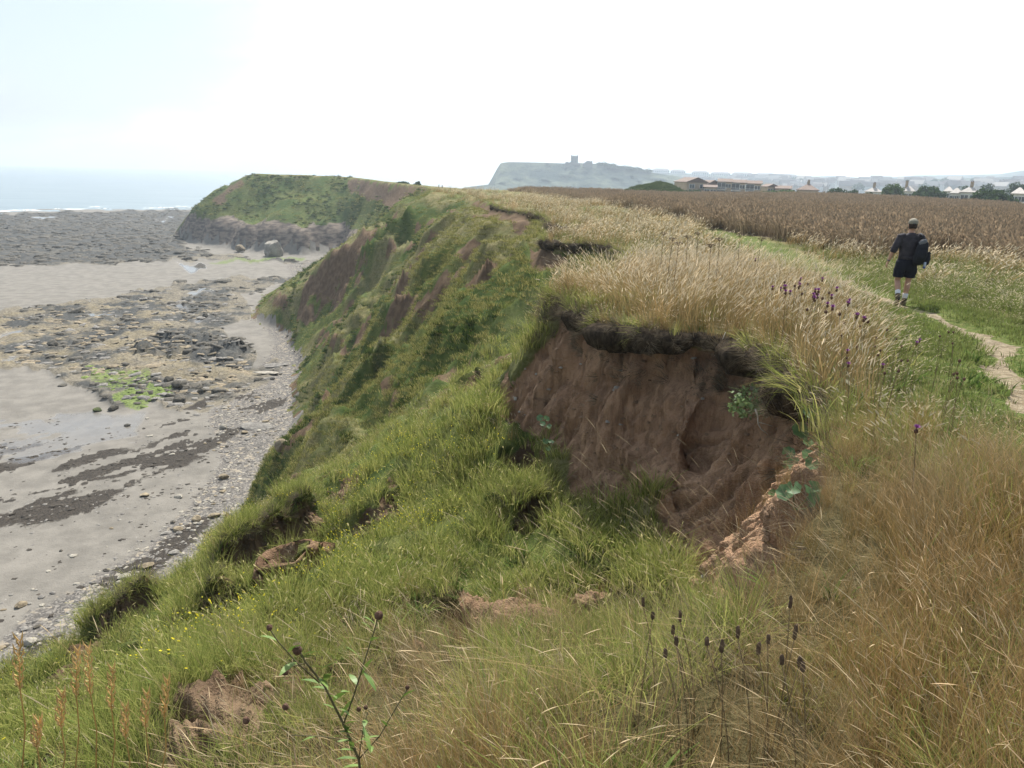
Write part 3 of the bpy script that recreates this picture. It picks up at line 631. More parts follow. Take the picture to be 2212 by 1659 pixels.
def grass_mat(name, low, high, head, alt, trans=.42, alt_amt=.5):
    m, n = new_mat(name)
    at = n('ShaderNodeAttribute', attribute_name='bl'); s = n('ShaderNodeSeparateColor', {0: at.outputs['Color']})
    rd = n('ShaderNodeObjectInfo').outputs['Random']
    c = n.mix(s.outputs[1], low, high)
    mixf = n.ramp(n.math('ADD', n.math('MULTIPLY', s.outputs[0], .65), n.math('MULTIPLY', rd, .35)), .3, .75, 0, alt_amt)
    c = n.mix(mixf, c, alt)
    c = n.mix(s.outputs[2], c, head)
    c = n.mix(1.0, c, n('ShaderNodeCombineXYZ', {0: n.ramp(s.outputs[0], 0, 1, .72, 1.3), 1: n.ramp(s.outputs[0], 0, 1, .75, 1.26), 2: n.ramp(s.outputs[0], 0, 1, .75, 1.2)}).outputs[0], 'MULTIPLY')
    d = n('ShaderNodeBsdfDiffuse', {'Color': c}); t = n('ShaderNodeBsdfTranslucent', {'Color': c})
    mx = n('ShaderNodeMixShader', {0: trans, 1: d.outputs[0], 2: t.outputs[0]})
    n('ShaderNodeOutputMaterial', {'Surface': mx.outputs[0]}); return m
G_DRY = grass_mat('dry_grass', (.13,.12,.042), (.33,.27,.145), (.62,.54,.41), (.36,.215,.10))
G_STRAW = grass_mat('straw_stems', (.11,.095,.035), (.40,.325,.19), (.46,.37,.24), (.36,.22,.105), .3)  # dark foot colour paints shade into the base of the stems
G_ORANGE = grass_mat('rusty_grass', (.12,.085,.03), (.42,.25,.115), (.50,.38,.24), (.16,.175,.05), .34, .35)  # foot darkened likewise, shade between tussocks put into the colour
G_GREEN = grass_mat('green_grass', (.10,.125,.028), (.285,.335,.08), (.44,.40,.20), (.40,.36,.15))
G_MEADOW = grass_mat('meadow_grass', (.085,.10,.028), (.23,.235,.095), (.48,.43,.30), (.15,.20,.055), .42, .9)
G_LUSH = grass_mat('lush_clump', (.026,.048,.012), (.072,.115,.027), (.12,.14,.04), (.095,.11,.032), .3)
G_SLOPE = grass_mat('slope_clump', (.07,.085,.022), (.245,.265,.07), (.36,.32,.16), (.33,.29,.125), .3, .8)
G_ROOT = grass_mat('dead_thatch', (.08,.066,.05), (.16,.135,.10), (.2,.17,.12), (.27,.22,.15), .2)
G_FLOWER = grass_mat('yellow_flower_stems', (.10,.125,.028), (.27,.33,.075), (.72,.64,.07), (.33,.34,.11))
PROTO = {}
def protos(kind, mat, num, nb, spread, h, wd, lean, head=None, headp=0.0):
    col = bpy.data.collections.new('blades_' + kind)
    for q in range(num):
        bl = []
        for _ in range(nb):
            a = rng.uniform(0, 2*PI); r = spread*math.sqrt(rng.random())
            hd_ = (rng.uniform(*head[0]), head[1]) if head and rng.random() < headp else None
            bl.append((r*math.cos(a), r*math.sin(a), rng.uniform(*h)*(1.15 if hd_ else 1), rng.uniform(*wd)*(.6 if hd_ else 1), rng.normal(-PI/2, .75) if lean[2] else a+rng.normal(0, .6), rng.uniform(lean[0], lean[1]), rng.random(), hd_))
        ob = bpy.data.objects.new('tuft', blade_mesh('tuft', bl, mat)); col.objects.link(ob)
    PROTO[kind] = col
# kinds; the third value of `lean` bends the whole tuft one way (down its own -Y)
protos('tall_near', G_STRAW, 7, 46, .12, (.30,.68), (.0022,.0042), (.15,.75,1), ((.05,.10), .0036), .22)
protos('rusty_near', G_ORANGE, 7, 46, .11, (.28,.60), (.0020,.0038), (.1,.7,1), ((.04,.09), .0032), .16)
protos('tall_mid', G_DRY, 6, 26, .20, (.45,.85), (.008,.013), (.15,.8,1), ((.09,.17), .0115), .45)
protos('green_near', G_GREEN, 6, 40, .12, (.16,.40), (.005,.009), (.2,.9,0))
protos('green_mid', G_GREEN, 6, 34, .22, (.18,.42), (.012,.02), (.2,.9,0), ((.05,.08), .02), .08)
protos('flower_mid', G_FLOWER, 4, 22, .20, (.30,.58), (.008,.012), (.1,.5,0), ((.02,.035), .022), .5)
protos('meadow', G_MEADOW, 6, 34, .24, (.16,.40), (.010,.018), (.2,.8,0), ((.06,.1), .022), .28)
protos('turf', G_MEADOW, 4, 30, .18, (.04,.10), (.008,.014), (.2,.9,0))
protos('straw_far', G_DRY, 5, 26, .55, (.35,.7), (.03,.05), (.2,.8,1), ((.15,.22), .04), .5)
protos('clump_lush', G_LUSH, 5, 70, .42, (.15,.38), (.035,.07), (.3,1.0,0))
protos('clump_slope', G_SLOPE, 5, 54, .42, (.10,.24), (.022,.042), (.3,1.0,0))
protos('thatch', G_ROOT, 5, 46, .13, (.18,.42), (.005,.011), (.2,1.0,0))
def grass_nodes(kind):
    t = bpy.data.node_groups.new('scatter_' + kind, 'GeometryNodeTree'); n = NT(t)
    t.interface.new_socket('Geometry', in_out='INPUT', socket_type='NodeSocketGeometry'); t.interface.new_socket('Geometry', in_out='OUTPUT', socket_type='NodeSocketGeometry')
    gi = t.nodes.new('NodeGroupInput'); go = t.nodes.new('NodeGroupOutput')
    ci = t.nodes.new('GeometryNodeCollectionInfo'); ci.inputs['Collection'].default_value = PROTO[kind]; ci.inputs['Separate Children'].default_value = True; ci.inputs['Reset Children'].default_value = True
    def attr(nm, ty):
        a = t.nodes.new('GeometryNodeInputNamedAttribute'); a.data_type = ty; a.inputs['Name'].default_value = nm; return a.outputs['Attribute']
    ip = t.nodes.new('GeometryNodeInstanceOnPoints'); ip.inputs['Pick Instance'].default_value = True
    e2r = t.nodes.new('FunctionNodeEulerToRotation'); t.links.new(attr('rot', 'FLOAT_VECTOR'), e2r.inputs[0])
    t.links.new(gi.outputs[0], ip.inputs['Points']); t.links.new(ci.outputs[0], ip.inputs['Instance'])
    t.links.new(attr('pick', 'INT'), ip.inputs['Instance Index']); t.links.new(e2r.outputs[0], ip.inputs['Rotation']); t.links.new(attr('scl', 'FLOAT_VECTOR'), ip.inputs['Scale'])
    t.links.new(ip.outputs[0], go.inputs[0]); return t
GN = {}
def sow(name, kind, P, scl, phi=None, tilt=None):
    k = len(P)
    if k == 0: return
    me = bpy.data.meshes.new(name); me.vertices.add(k); me.vertices.foreach_set('co', np.asarray(P, np.float32).ravel())
    rot = np.zeros((k, 3), np.float32); rot[:, 2] = rng.uniform(-PI, PI, k) if phi is None else phi
    rot[:, 0] = rng.normal(0, .12, k) if tilt is None else tilt
    a = me.attributes.new('rot', 'FLOAT_VECTOR', 'POINT'); a.data.foreach_set('vector', rot.ravel())
    s = np.asarray(scl, np.float32); s = np.stack([s*rng.uniform(.85, 1.15, k)]*2 + [s*rng.uniform(.8, 1.2, k)], -1).astype(np.float32) if s.ndim == 1 else s
    a = me.attributes.new('scl', 'FLOAT_VECTOR', 'POINT'); a.data.foreach_set('vector', s.ravel())
    a = me.attributes.new('pick', 'INT', 'POINT'); a.data.foreach_set('value', rng.integers(0, 1000, k).astype(np.int32) % len(PROTO[kind].objects))
    o = link(name, me); o['kind'] = 'stuff'
    if kind not in GN: GN[kind] = grass_nodes(kind)
    md = o.modifiers.new('scatter', 'NODES'); md.node_group = GN[kind]; return o
nobare = 1 - sst(.40, .62, BARE)
open_ = nobare * (1-sst(.2, .6, PATHM))
patch = fbm(X/1.8, Y/1.8, 301, 3); patch2 = fbm(X/.7, Y/.7, 305, 3); patch3 = fbm(X/6, Y/6, 309, 3)
LEFTP = sst(.9, 2.2, pd)                                   # away from the path
# how rusty the near grass is: right foreground
fore = IS_PLAT * sst(13, 8, RR) + (IS_CLIFF * sst(3.0, 2.0, RR) * sst(-1.2, .0, X))
TALLREG = pmask([(1120,640),(1150,560),(1300,470),(1560,455),(1680,540),(1760,600),(1840,670),(1900,760),(2010,850),(2400,1080),(5000,2300),(5000,9000),(-4000,9000),(-4000,1350),(1120,1350)], 0, 40, 2)
EDG = .48 + .52*sst(.1, .9, ED); EDG = EDG*sst(11, 8, RR) + sst(8, 11, RR)
tallz = TALLREG*np.clip(fore + IS_PLAT*sst(26, 19, RR)*sst(7.4, 5.6, X - .1*(Y-12)), 0, 1) * LEFTP * open_
# --- foreground rusty and straw-coloured stems
P, i, j = scatter(tallz * sst(9, 6.5, RR) * sst(.36, .5, patch2*.6 + patch*.4 + .06*sst(.6, 2.4, X)) * 50 * sst(.9, 1.5, RR))
sow('rusty_grass', 'rusty_near', P, rng.uniform(.75, 1.15, len(P))*EDG[i, j], rng.normal(-PI/2 - .1, .8, len(P)) , rng.normal(-.18, .22, len(P)))
P, i, j = scatter(tallz * sst(11, 8, RR) * (.15 + .85*sst(.56, .44, patch2)) * 48 * sst(.9, 1.5, RR))
sow('dry_grass', 'tall_near', P, rng.uniform(.7, 1.1, len(P))*EDG[i, j], rng.normal(-PI/2, .8, len(P)), rng.normal(-.18, .22, len(P)))
P, i, j = scatter(tallz * sst(12, 8, RR) * 40 * sst(.44, .56, fbm(X/1.1, Y/1.1, 315, 3)) * sst(.8, 1.4, RR))
sow('green_grass', 'green_near', P, rng.uniform(.6, 1.1, len(P))*EDG[i, j])
P, i, j = scatter(TALLREG * (IS_PLAT | IS_CLIFF) * open_ * sst(7, 4.5, RR) * sst(.9, 1.3, RR) * sst(-2.5, -.5, X) * 9)
protos('flattened', G_STRAW, 5, 16, .22, (.25,.6), (.002,.0036), (.3,1.2,0))
sow('flattened_dead_grass', 'flattened', P, rng.uniform(.7, 1.1, len(P)), None, rng.normal(0, .75, len(P)))
# --- broad-leaved weeds between the stems
G_WEED = grass_mat('broad_weed', (.05,.085,.02), (.13,.21,.05), (.2,.2,.1), (.19,.24,.085), .3)
protos('weed', G_WEED, 5, 13, .09, (.07,.20), (.018,.034), (.5,1.2,0))
P, i, j = scatter((IS_CLIFF | IS_PLAT) * open_ * sst(14, 9, RR) * sst(1.0, 1.6, RR) * sst(.46, .6, fbm(X/.9, Y/.9, 351, 3)) * 9)
sow('broad_leaved_weeds', 'weed', P, rng.uniform(.6, 1.3, len(P)))
# --- pale seeded grass on the promontory
P, i, j = scatter(tallz * sst(7.5, 9.5, RR) * 17)
ph = np.where(P[:, 0] > 2.6 + .0*P[:, 1], rng.normal(PI/2 + .25, .5, len(P)), rng.normal(-PI/2, .7, len(P)))
sow('pale_seeded_grass', 'tall_mid', P, rng.uniform(.62, 1.02, len(P)) * (1 + .16*sst(11, 16, np.hypot(P[:, 0], P[:, 1]))), ph, rng.normal(-.14, .18, len(P)))
P, i, j = scatter(tallz * sst(9.5, 11.5, RR) * 12 * sst(.38, .52, patch))
sow('promontory_green_grass', 'green_mid', P, rng.uniform(.7, 1.2, len(P)))
# --- meadow to both sides of the path
mead = IS_PLAT * open_ * (1-IS_FIELD)
P, i, j = scatter(mead * (1-tallz) * sst(46, 30, RR) * sst(.3, .8, pd) * (22*sst(30, 8, RR) + 5) * (.45 + .55*sst(.7, 1.8, pd)))
dd = np.abs(pd[i, j]); sow('meadow_grass', 'meadow', P, rng.uniform(.6, 1.15, len(P)) * (.35 + .65*sst(.4, 2.2, dd)))
P, i, j = scatter(mead * sst(28, 20, RR) * sst(2.0, .6, pd) * sst(.12, .4, pd) * 40)
sow('path_turf', 'turf', P, rng.uniform(.7, 1.4, len(P)))
P, i, j = scatter(mead * sst(16, 22, RR) * sst(150, 70, RR) * (1.6*sst(70, 25, RR) + .8) * sst(.3, .5, patch3 + .12*sst(4, 1, X-.16*Y)) * LEFTP)
sow('clifftop_straw', 'straw_far', P, rng.uniform(.6, 1.0, len(P)), rng.normal(PI/2, .8, len(P)), rng.normal(-.1, .15, len(P)))
# --- landslip bench
bench = IS_CLIFF * sst(34, 26, RR) * open_
P, i, j = scatter(bench * sst(11, 7, RR) * 34 * sst(.8, 1.5, RR) * sst(.28, .5, patch2))
sow('slope_green_grass', 'green_near', P, rng.uniform(.6, 1.15, len(P)))
P, i, j = scatter(bench * sst(6.5, 9, RR) * (15*sst(30, 10, RR) + 5) * sst(.30, .48, patch2))
sow('bench_grass', 'green_mid', P, rng.uniform(.65, 1.2, len(P)) * (.8 + .5*patch[i, j]))
yz = pmask([(330,1350),(560,1130),(900,960),(1100,1010),(1080,1130),(760,1230),(700,1400),(520,1420),(330,1400)], 6, 30, 3)
P, i, j = scatter(bench * (yz + .04) * sst(.42, .58, patch) * 4.5)
sow('yellow_flowers', 'flower_mid', P, rng.uniform(.6, 1.05, len(P)))
P, i, j = scatter(bench * sst(.45, .6, fbm(X/1.5, Y/1.5, 331, 3)) * sst(5, 8, RR) * 3.0)
ARCH = TALLREG * ((IS_PLAT | IS_CLIFF) * sst(3.6, 2.6, RR) * sst(1.0, 1.3, RR) * sst(-1.6, -.2, X))
protos('arching', G_STRAW, 5, 11, .12, (.55,.95), (.0018,.003), (.5,1.25,1), ((.05,.10), .0032), .55)
sow_arch = scatter(ARCH * 22)[0]
sow('arching_straw', 'arching', sow_arch, rng.uniform(.6, .95, len(sow_arch)), rng.normal(-PI/2, .55, len(sow_arch)), rng.normal(-.25, .2, len(sow_arch)))
P, i, j = scatter(bench * sst(.45, .6, fbm(X/1.5, Y/1.5, 331, 3)) * sst(5, 8, RR) * 3.0)
sow('bench_dry_grass', 'tall_mid', P, rng.uniform(.3, .6, len(P)))
P, i, j = scatter(IS_CLIFF * sst(8.5, 5.5, RR) * sst(1.4, 2.2, RR) * sst(-3.2, -1.4, X) * (1-sst(.5, .75, BARE)) * 16 * sst(.36, .5, patch))
sow('dry_slope_grass', 'tall_near', P, rng.uniform(.5, .95, len(P)), rng.normal(-PI/2, .7, len(P)), rng.normal(-.2, .2, len(P)))
P, i, j = scatter(IS_CLIFF * sst(12, 7, RR) * sst(2.0, 3, RR) * sst(-2.6, -.8, X) * sst(.3, .5, BARE) * 7)
sow('sparse_soil_grass', 'rusty_near', P, rng.uniform(.3, .75, len(P)))
# --- the undercut turf lip along the broken edge: dark rooty soil jutting over the bare face
def turf_lip(name, A, B):
    L = [p for p in EDGE[A:B]]; V, F_, s = [], [], 0.0; rows = 8; nn_ = 0; tot_ = sum((q-p).to_2d().length for p, q in zip(L, L[1:]))
    for p, q in zip(L, L[1:]):
        d = (q-p).to_2d(); nrm = Vector((-d.y, d.x)).normalized(); k = max(2, int(d.length/.09))
        for a in range(k):
            t = a/k; x, y = p.x + d.x*t, p.y + d.y*t; s_ = s + d.length*t; g = p.z + (q.z-p.z)*t
            o1 = float(vn(np.array([s_*1.1]), np.array([.3]), 71)[0]); o2 = float(vn(np.array([s_*3.7]), np.array([.7]), 72)[0]); o3 = float(vn(np.array([s_*9.]), np.array([.2]), 73)[0])
            tp_ = min(1, (s_)/1.5, (tot_-s_)/1.5); tp_ = max(0, tp_)
            out = -.10 + .50*o1 + .20*o2 + .08*o3; th_ = (.10 + .34*o1*o1 + .14*o2*o2 + .07*o3)*(.15+.85*tp_); out = out*tp_ - .35*(1-tp_)
            g2 = zat(x - nrm.x*.5, y - nrm.y*.5)
            for (f, zf) in ((-.75, -.12), (-.3, .0), (out*.6, .02), (out, -.08), (out*1.02, -th_*.5), (out*.75, -th_), (out*.15, -th_*1.15), (-.35, -th_*1.25)):
                jj = .05*(float(vn(np.array([s_*14]), np.array([f*5+zf*9]), 74)[0])-.5)
                V.append((x + nrm.x*(f+jj), y + nrm.y*(f+jj), min(g, g2+.08) + zf + jj))
            nn_ += 1
        s += d.length
    for a in range(nn_-1):
        for b in range(rows-1): F_.append((a*rows+b, (a+1)*rows+b, (a+1)*rows+b+1, a*rows+b+1))
    m, n = new_mat('rooty_turf'); pos = n('ShaderNodeNewGeometry').outputs['Position']; f = n.noise(n.scale(pos, (6, 6, 3)), 1.5, 6, .65); f2 = n.noise(pos, 40, 3)
    finish(n, n.mix(n.ramp(f, .35, .65), (.028,.021,.015), (.085,.065,.044)), .95, n.math('ADD', f, f2), .05, 1, .06)
    o = link(name, mesh_np(name, V, F_, True), m); o['kind'] = 'structure'; return V
lipV = turf_lip('turf_lip', 7, 20); lipV += turf_lip('turf_lip', 18, 31)
hang, hph = [], []
for L in SCARPS:
    for p, q in zip(L, L[1:]):
        d = (q-p).to_2d(); nrm = Vector((-d.y, d.x)).normalized()
        for _ in range(int(d.length*22)):
            t = rng.random(); off = rng.normal(.35, .25); x, y = p.x + d.x*t + nrm.x*off, p.y + d.y*t + nrm.y*off
            hang.append((x, y, zat(x, y)-.02)); hph.append(math.atan2(-nrm.y, -nrm.x) + PI/2 + rng.normal(0, .5))
sow('hanging_green_grass', 'green_near', np.array(hang), rng.uniform(.8, 1.6, len(hang)), np.array(hph), rng.uniform(.1, .9, len(hang)))
lq = np.array(lipV).reshape(-1, 8, 3); pk = rng.integers(0, len(lq), 420); hp_ = lq[pk, 1]*.5 + lq[pk, 2]*.5; dn = lq[pk, 3] - lq[pk, 1]
sow('lip_grass', 'tall_mid', hp_ + np.array([0, 0, -.02]), rng.uniform(.3, .65, len(pk)), np.arctan2(dn[:, 1], dn[:, 0]) + PI/2 + rng.normal(0, .6, len(pk)), rng.uniform(-.1, .8, len(pk)))
sow('lip_green_grass', 'green_near', lq[pk[:140], 2], rng.uniform(.8, 1.4, 140), np.arctan2(dn[:140, 1], dn[:140, 0]) + PI/2 + rng.normal(0, .6, 140), rng.uniform(.2, 1.5, 140))
# --- far slopes
fs = IS_CLIFF * sst(26, 34, RR) * sst(190, 150, RR) * open_
P, i, j = scatter(fs * 5.5 * sst(100, 40, RR) + fs*1.1)
sow('slope_grass', 'clump_slope', P, rng.uniform(.5, 1.0, len(P)))
P, i, j = scatter(fs * 1.5 * sst(.45, .8, lush_shade) * sst(.42, .55, fbm(X/3.5, Y/3.5, 341, 4)) * sst(21.5, 19.5, Z))
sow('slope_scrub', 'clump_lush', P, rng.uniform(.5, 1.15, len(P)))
hs = IS_CLIFF * sst(140, 180, RR) * sst(4, 8, Z) * open_ * (1-ROCKC)
P, i, j = scatter(hs * .45 * sst(.42, .56, fbm(X/9, Y/9, 345, 4)))
sow('headland_scrub', 'clump_lush', P, rng.uniform(.9, 1.9, len(P)))
P, i, j = scatter(hs * .25); sow('headland_grass', 'clump_slope', P, rng.uniform(1.4, 2.4, len(P)))
# --- turf overhanging the broken edge, thatch hanging below it
L_ = [p for p in EDGE if 2.5 < p.to_2d().length < 60]; pts, phs = [], []
for p, q in zip(L_, L_[1:]):
    d = (q-p).to_2d(); nrm = Vector((-d.y, d.x)).normalized(); k = int(d.length*(26 if p.length and p.to_2d().length < 20 else 9))
    for _ in range(k//2 if p.to_2d().length > 8.5 else k//6):
        t = rng.random(); off = rng.normal(.12, .16); x, y = p.x + d.x*t + nrm.x*off, p.y + d.y*t + nrm.y*off
        pts.append((x, y, zat(x, y) + rng.uniform(-.08, .04))); phs.append(math.atan2(nrm.y, nrm.x) + PI/2 + rng.normal(0, .5))
lv = np.array(lipV).reshape(-1, 8, 3)[:, 2:6].reshape(-1, 3); pk = rng.integers(0, len(lv), 900); pts += [tuple(q) for q in lv[pk]]; phs += list(rng.uniform(0, 2*PI, 900))
for L in SCARPS:
    for p, q in zip(L, L[1:]):
        d = (q-p).to_2d(); nrm = Vector((-d.y, d.x)).normalized()
        for _ in range(int(d.length*30)):
            t = rng.random(); off = rng.normal(.15, .2); x, y = p.x + d.x*t + nrm.x*off, p.y + d.y*t + nrm.y*off
            pts.append((x, y, zat(x, y) + rng.uniform(-.05, .03))); phs.append(math.atan2(nrm.y, nrm.x) + PI/2 + rng.normal(0, .6))
sow('turf_thatch', 'thatch', np.array(pts), rng.uniform(.45, .95, len(pts)), np.array(phs), rng.uniform(.7, 2.0, len(pts)))
# ------------------------------------------------------------------ brown crop field
G_CROP = grass_mat('ripe_crop', (.15,.115,.080), (.245,.185,.128), (.30,.235,.165), (.24,.20,.13), .35)
protos('crop', G_CROP, 6, 90, .62, (.55,.80), (.028,.055), (.05,.45,0), ((.10,.16), .06), .5)
P, i, j = scatter(IS_FIELD * 2.4 * sst(110, 40, RR) + IS_FIELD*1.0, 34000)
sow('ripe_brown_crop', 'crop', P, rng.uniform(.8, 1.15, len(P)))
# ------------------------------------------------------------------ beach rocks
def mat_rock(name, a, b, sc_=2.5):
    m, n = new_mat(name); pos = n('ShaderNodeNewGeometry').outputs['Position']; f = n.noise(pos, sc_, 6, .65)
    f2 = n.noise(pos, sc_*6, 3); finish(n, n.mix(n.ramp(f, .32, .68), a, b), .85, n.math('ADD', f, n.math('MULTIPLY', f2, .4)), .2, 1, .08); return m
R_DARK = mat_rock('dark_wet_rock', (.045,.042,.036), (.13,.115,.09)); R_TAN = mat_rock('tan_sandstone', (.15,.12,.08), (.30,.245,.165))
R_PALE = mat_rock('pale_limestone', (.21,.19,.16), (.38,.35,.29)); R_GREY = mat_rock('grey_stone', (.12,.11,.10), (.25,.235,.21))
R_MOSS = mat_rock('mossy_rock', (.05,.05,.035), (.10,.13,.03))
def stone_mesh(seed, flat, mat, sub=2):
    r_ = random.Random(seed); bm = bmesh.new(); bmesh.ops.create_icosphere(bm, subdivisions=sub, radius=.5)
    cuts = [(Vector((r_.gauss(0, 1), r_.gauss(0, 1), r_.gauss(0, .8))).normalized(), r_.uniform(.26, .42)) for _ in range(9)]
    for v in bm.verts:
        for nn, d in cuts:
            e = v.co.dot(nn) - d
            if e > 0: v.co -= nn*e*.9
        v.co *= 1 + r_.uniform(-.05, .05); v.co.z *= flat
    for f in bm.faces: f.smooth = False
    me = bpy.data.meshes.new('stone'); bm.to_mesh(me); bm.free(); me.materials.append(mat); return me
def boulder(px, py, size, mat, label, flat=.7, name='boulder', seed=None, wide=1.0, cat='boulder'):
    p = hit(px, py, 20); me = stone_mesh(seed or int(px*7+py), flat, mat, 2)
    o = link(name, me); o.location = p + Vector((0, 0, size*flat*.22)); o.scale = (size*wide, size, size); o.rotation_euler = (rng.uniform(-.15, .15), rng.uniform(-.15, .15), rng.uniform(0, 6) if wide == 1 else rng.uniform(-.2, .2))
    return tag(o, label, cat)
for a in (
    (388,872,2.1,R_DARK,'largest dark boulder, alone at the shingle edge below the pale slabs',.85),
    (383,838,1.5,R_DARK,'dark boulder right behind the bright green weed patch',.85), (364,825,1.4,R_DARK,'dark jagged boulder at the back corner of the green weed',.8),
    (436,850,1.1,R_DARK,'smaller dark boulder standing inland of the green weed',.75), (211,888,1.0,R_MOSS,'low mossy rock nearest the sand, left of the green weed',.6),
    (246,885,1.3,R_DARK,'wet dark rock beside the pool at the tip of green weed',.7), (135,835,1.1,R_DARK,'flat dark rock alone on the pale sand',.35),
    (114,748,1.7,R_DARK,'dark pyramid rock on the yellow ledges far left',.8), (445,684,1.2,R_DARK,'small dark rock among the ledges near the cliff toe',.8),
    (483,1034,.95,R_TAN,'round orange-brown stone on the grey shingle',.65), (314,1072,.9,R_TAN,'flat tan slab among pale stones on the weedy sand',.35),
    (388,1075,.9,R_PALE,'pale flat slab in the middle of the stone spread',.35), (385,1146,.95,R_TAN,'long tan stone at the shingle edge, lower beach',.4),
    (463,1117,1.0,R_TAN,'tan slab lying on shingle close under the slope',.35), (611,970,1.2,R_TAN,'square brown block at the foot of the grassy slope',.9),
    (483,926,.9,R_PALE,'white block by the dark weed on upper shingle',.7), (318,1226,1.0,R_TAN,'tan flat stone beside the lower dark weed strip',.4),
    (269,1251,.95,R_PALE,'white stone on shingle below the dark weed strip',.5), (66,1392,.85,R_PALE,'white elongated stone at the lower left, on dark weed',.5),
    (45,1312,.75,R_TAN,'brown rounded stone on the sand at the far left',.6), (527,937,.9,R_TAN,'tan flat stone on the shingle above the weed',.4),
    (426,1124,.85,R_TAN,'brown stone just left of the tan slab under the slope',.6)): boulder(*a)
boulder(561,925,2.2,R_GREY,'long grey slab tilted on the shingle near the cliff foot',.18,'slab',wide=2.0,cat='slab')
boulder(577,806,2.0,R_PALE,'pale flat slab on white shingle under the cliff',.15,'slab',wide=2.0,cat='slab')
boulder(588,792,2.0,R_GREY,'narrow grey slab just above the pale one on shingle',.15,'slab',wide=2.4,cat='slab')
# fallen block at the headland foot
pp = Pr(593, 552, 246); me = stone_mesh(5, .95, mat_rock('stained_limestone', (.15,.135,.115), (.34,.31,.26), .4), 3); o = link('fallen_rock', me); o.location = (pp.x, pp.y, 3.0); o.scale = (7.5, 6, 8.0)
tag(o, 'huge pale fallen block leaning at the base of the headland cliff', 'rock')
pp = Pr(520, 556, 258); me = stone_mesh(15, .8, R_TAN, 3); o = link('fallen_rock', me); o.location = (pp.x, pp.y, 2.0); o.scale = (3.4, 3, 3.4)
tag(o, 'smaller tan block beside the cave in the headland cliff', 'rock')
protoS = [stone_mesh(100+k, f, m_, 1) for k, (f, m_) in enumerate(((.35,R_TAN),(.5,R_PALE),(.4,R_GREY),(.6,R_TAN),(.3,R_PALE),(.45,R_GREY),(.6,R_DARK)))]
dens = IS_BEACH * (1-rock) * (shing*.9 + pmask([(250,900),(600,880),(620,960),(430,1150),(200,1330),(0,1400),(0,1300),(200,1150),(380,1040)], 20, 120, 4)) * (1-pool) * sst(.4, .55, fbm(X/4, Y/4, 401, 3))
P, i, j = scatter(dens*.7); k = min(len(P), 230)
KIND = ('tan','pale','grey','tan','pale','grey','dark')
for q in range(k):
    mi = int(rng.integers(0, 7)); o = link('stone', protoS[mi]); s = float(np.exp(rng.normal(-.85, .32)))
    o.location = (P[q, 0], P[q, 1], P[q, 2] + s*.04); o.scale = (s*rng.uniform(1, 1.6), s, s); o.rotation_euler = (0, 0, rng.uniform(0, 6.28))
    tag(o, 'small %s stone lying loose among others on the shingle' % KIND[mi], 'stone', 'loose %s stones on the shingle' % KIND[mi])
# slabs of the platform and pebbles: far too many to count
def blocks(name, P, size, mat, flat=.3, jit=.5, axis=None):
    V, F_ = [], []; base = np.array([(-1,-1,0),(1,-1,0),(1,1,0),(-1,1,0),(-.8,-.75,1),(.75,-.8,1),(.85,.7,1),(-.7,.8,1)])*.5
    fq = np.array([(4,5,6,7),(0,1,5,4),(1,2,6,5),(2,3,7,6),(3,0,4,7)])
    k = len(P); th = rng.uniform(0, 2*PI, k) if axis is None else rng.normal(axis, .25, k); sx = size*np.exp(np.clip(rng.normal(0, .38, k), -1, .6)); sy = sx*rng.uniform(.45, .9, k); sz = sx*flat*rng.uniform(.6, 1.4, k)
    b = np.repeat(base[None], k, 0) * (1 + rng.uniform(-.25, .25, (k, 8, 3))); b[..., 0] *= sx[:, None]; b[..., 1] *= sy[:, None]; b[..., 2] *= sz[:, None]
    tl = rng.normal(0, .12, k)[:, None]; b[..., 2] += b[..., 0]*tl
    c, s = np.cos(th)[:, None], np.sin(th)[:, None]
    x = b[..., 0]*c - b[..., 1]*s; y = b[..., 0]*s + b[..., 1]*c
    W = np.stack([x + P[:, 0, None], y + P[:, 1, None], b[..., 2] + P[:, 2, None] - .03], -1).reshape(-1, 3)
    Fq = (np.arange(k)[:, None, None]*8 + fq[None]).reshape(-1, 4)
    o = link(name, mesh_np(name, W, Fq), mat); o['kind'] = 'stuff'; return o
nd = (1-pool)*IS_BEACH
P, _, _ = scatter(rock*nd*sst(190, 60, RR)*sst(.4, .6, yel)*1.1*sst(.38, .55, fbm(X/5, Y/3, 411, 3))); blocks('ledge_slabs', P, .95, R_TAN, .16, axis=.25)
P, _, _ = scatter(rock*nd*sst(230, 60, RR)*.5*sst(.4, .55, fbm(X/6, Y/4, 415, 3))); blocks('ledge_rubble', P, .85, R_GREY, .2, axis=.25)
P, _, _ = scatter((darkr + ridge)*nd*sst(330, 60, RR)*.42); blocks('weedy_rubble', P, .95, R_DARK, .3, axis=.25)
P, _, _ = scatter(algae*nd*1.2*sst(250, 80, RR)); blocks('weed_covered_cobbles', P, .5, mat_rock('green_weed', (.07,.10,.025), (.17,.22,.05)), .3)
P, _, _ = scatter(rock*nd*sst(150, 250, RR)*sst(620, 420, RR)*.09); blocks('outer_reef_rubble', P, 1.8, R_DARK, .22, axis=.3)
P, _, _ = scatter(shing*nd*(1-rock)*sst(130, 40, RR)*5.5); blocks('shingle', P, .20, R_GREY, .4)
P, _, _ = scatter(shing*nd*(1-rock)*sst(130, 40, RR)*2.2); blocks('pale_shingle', P, .22, R_PALE, .4)
P, _, _ = scatter(weed*nd*sst(120, 40, RR)*5); blocks('stranded_seaweed', P, .33, mat_rock('seaweed', (.022,.019,.015), (.07,.058,.045)), .22)
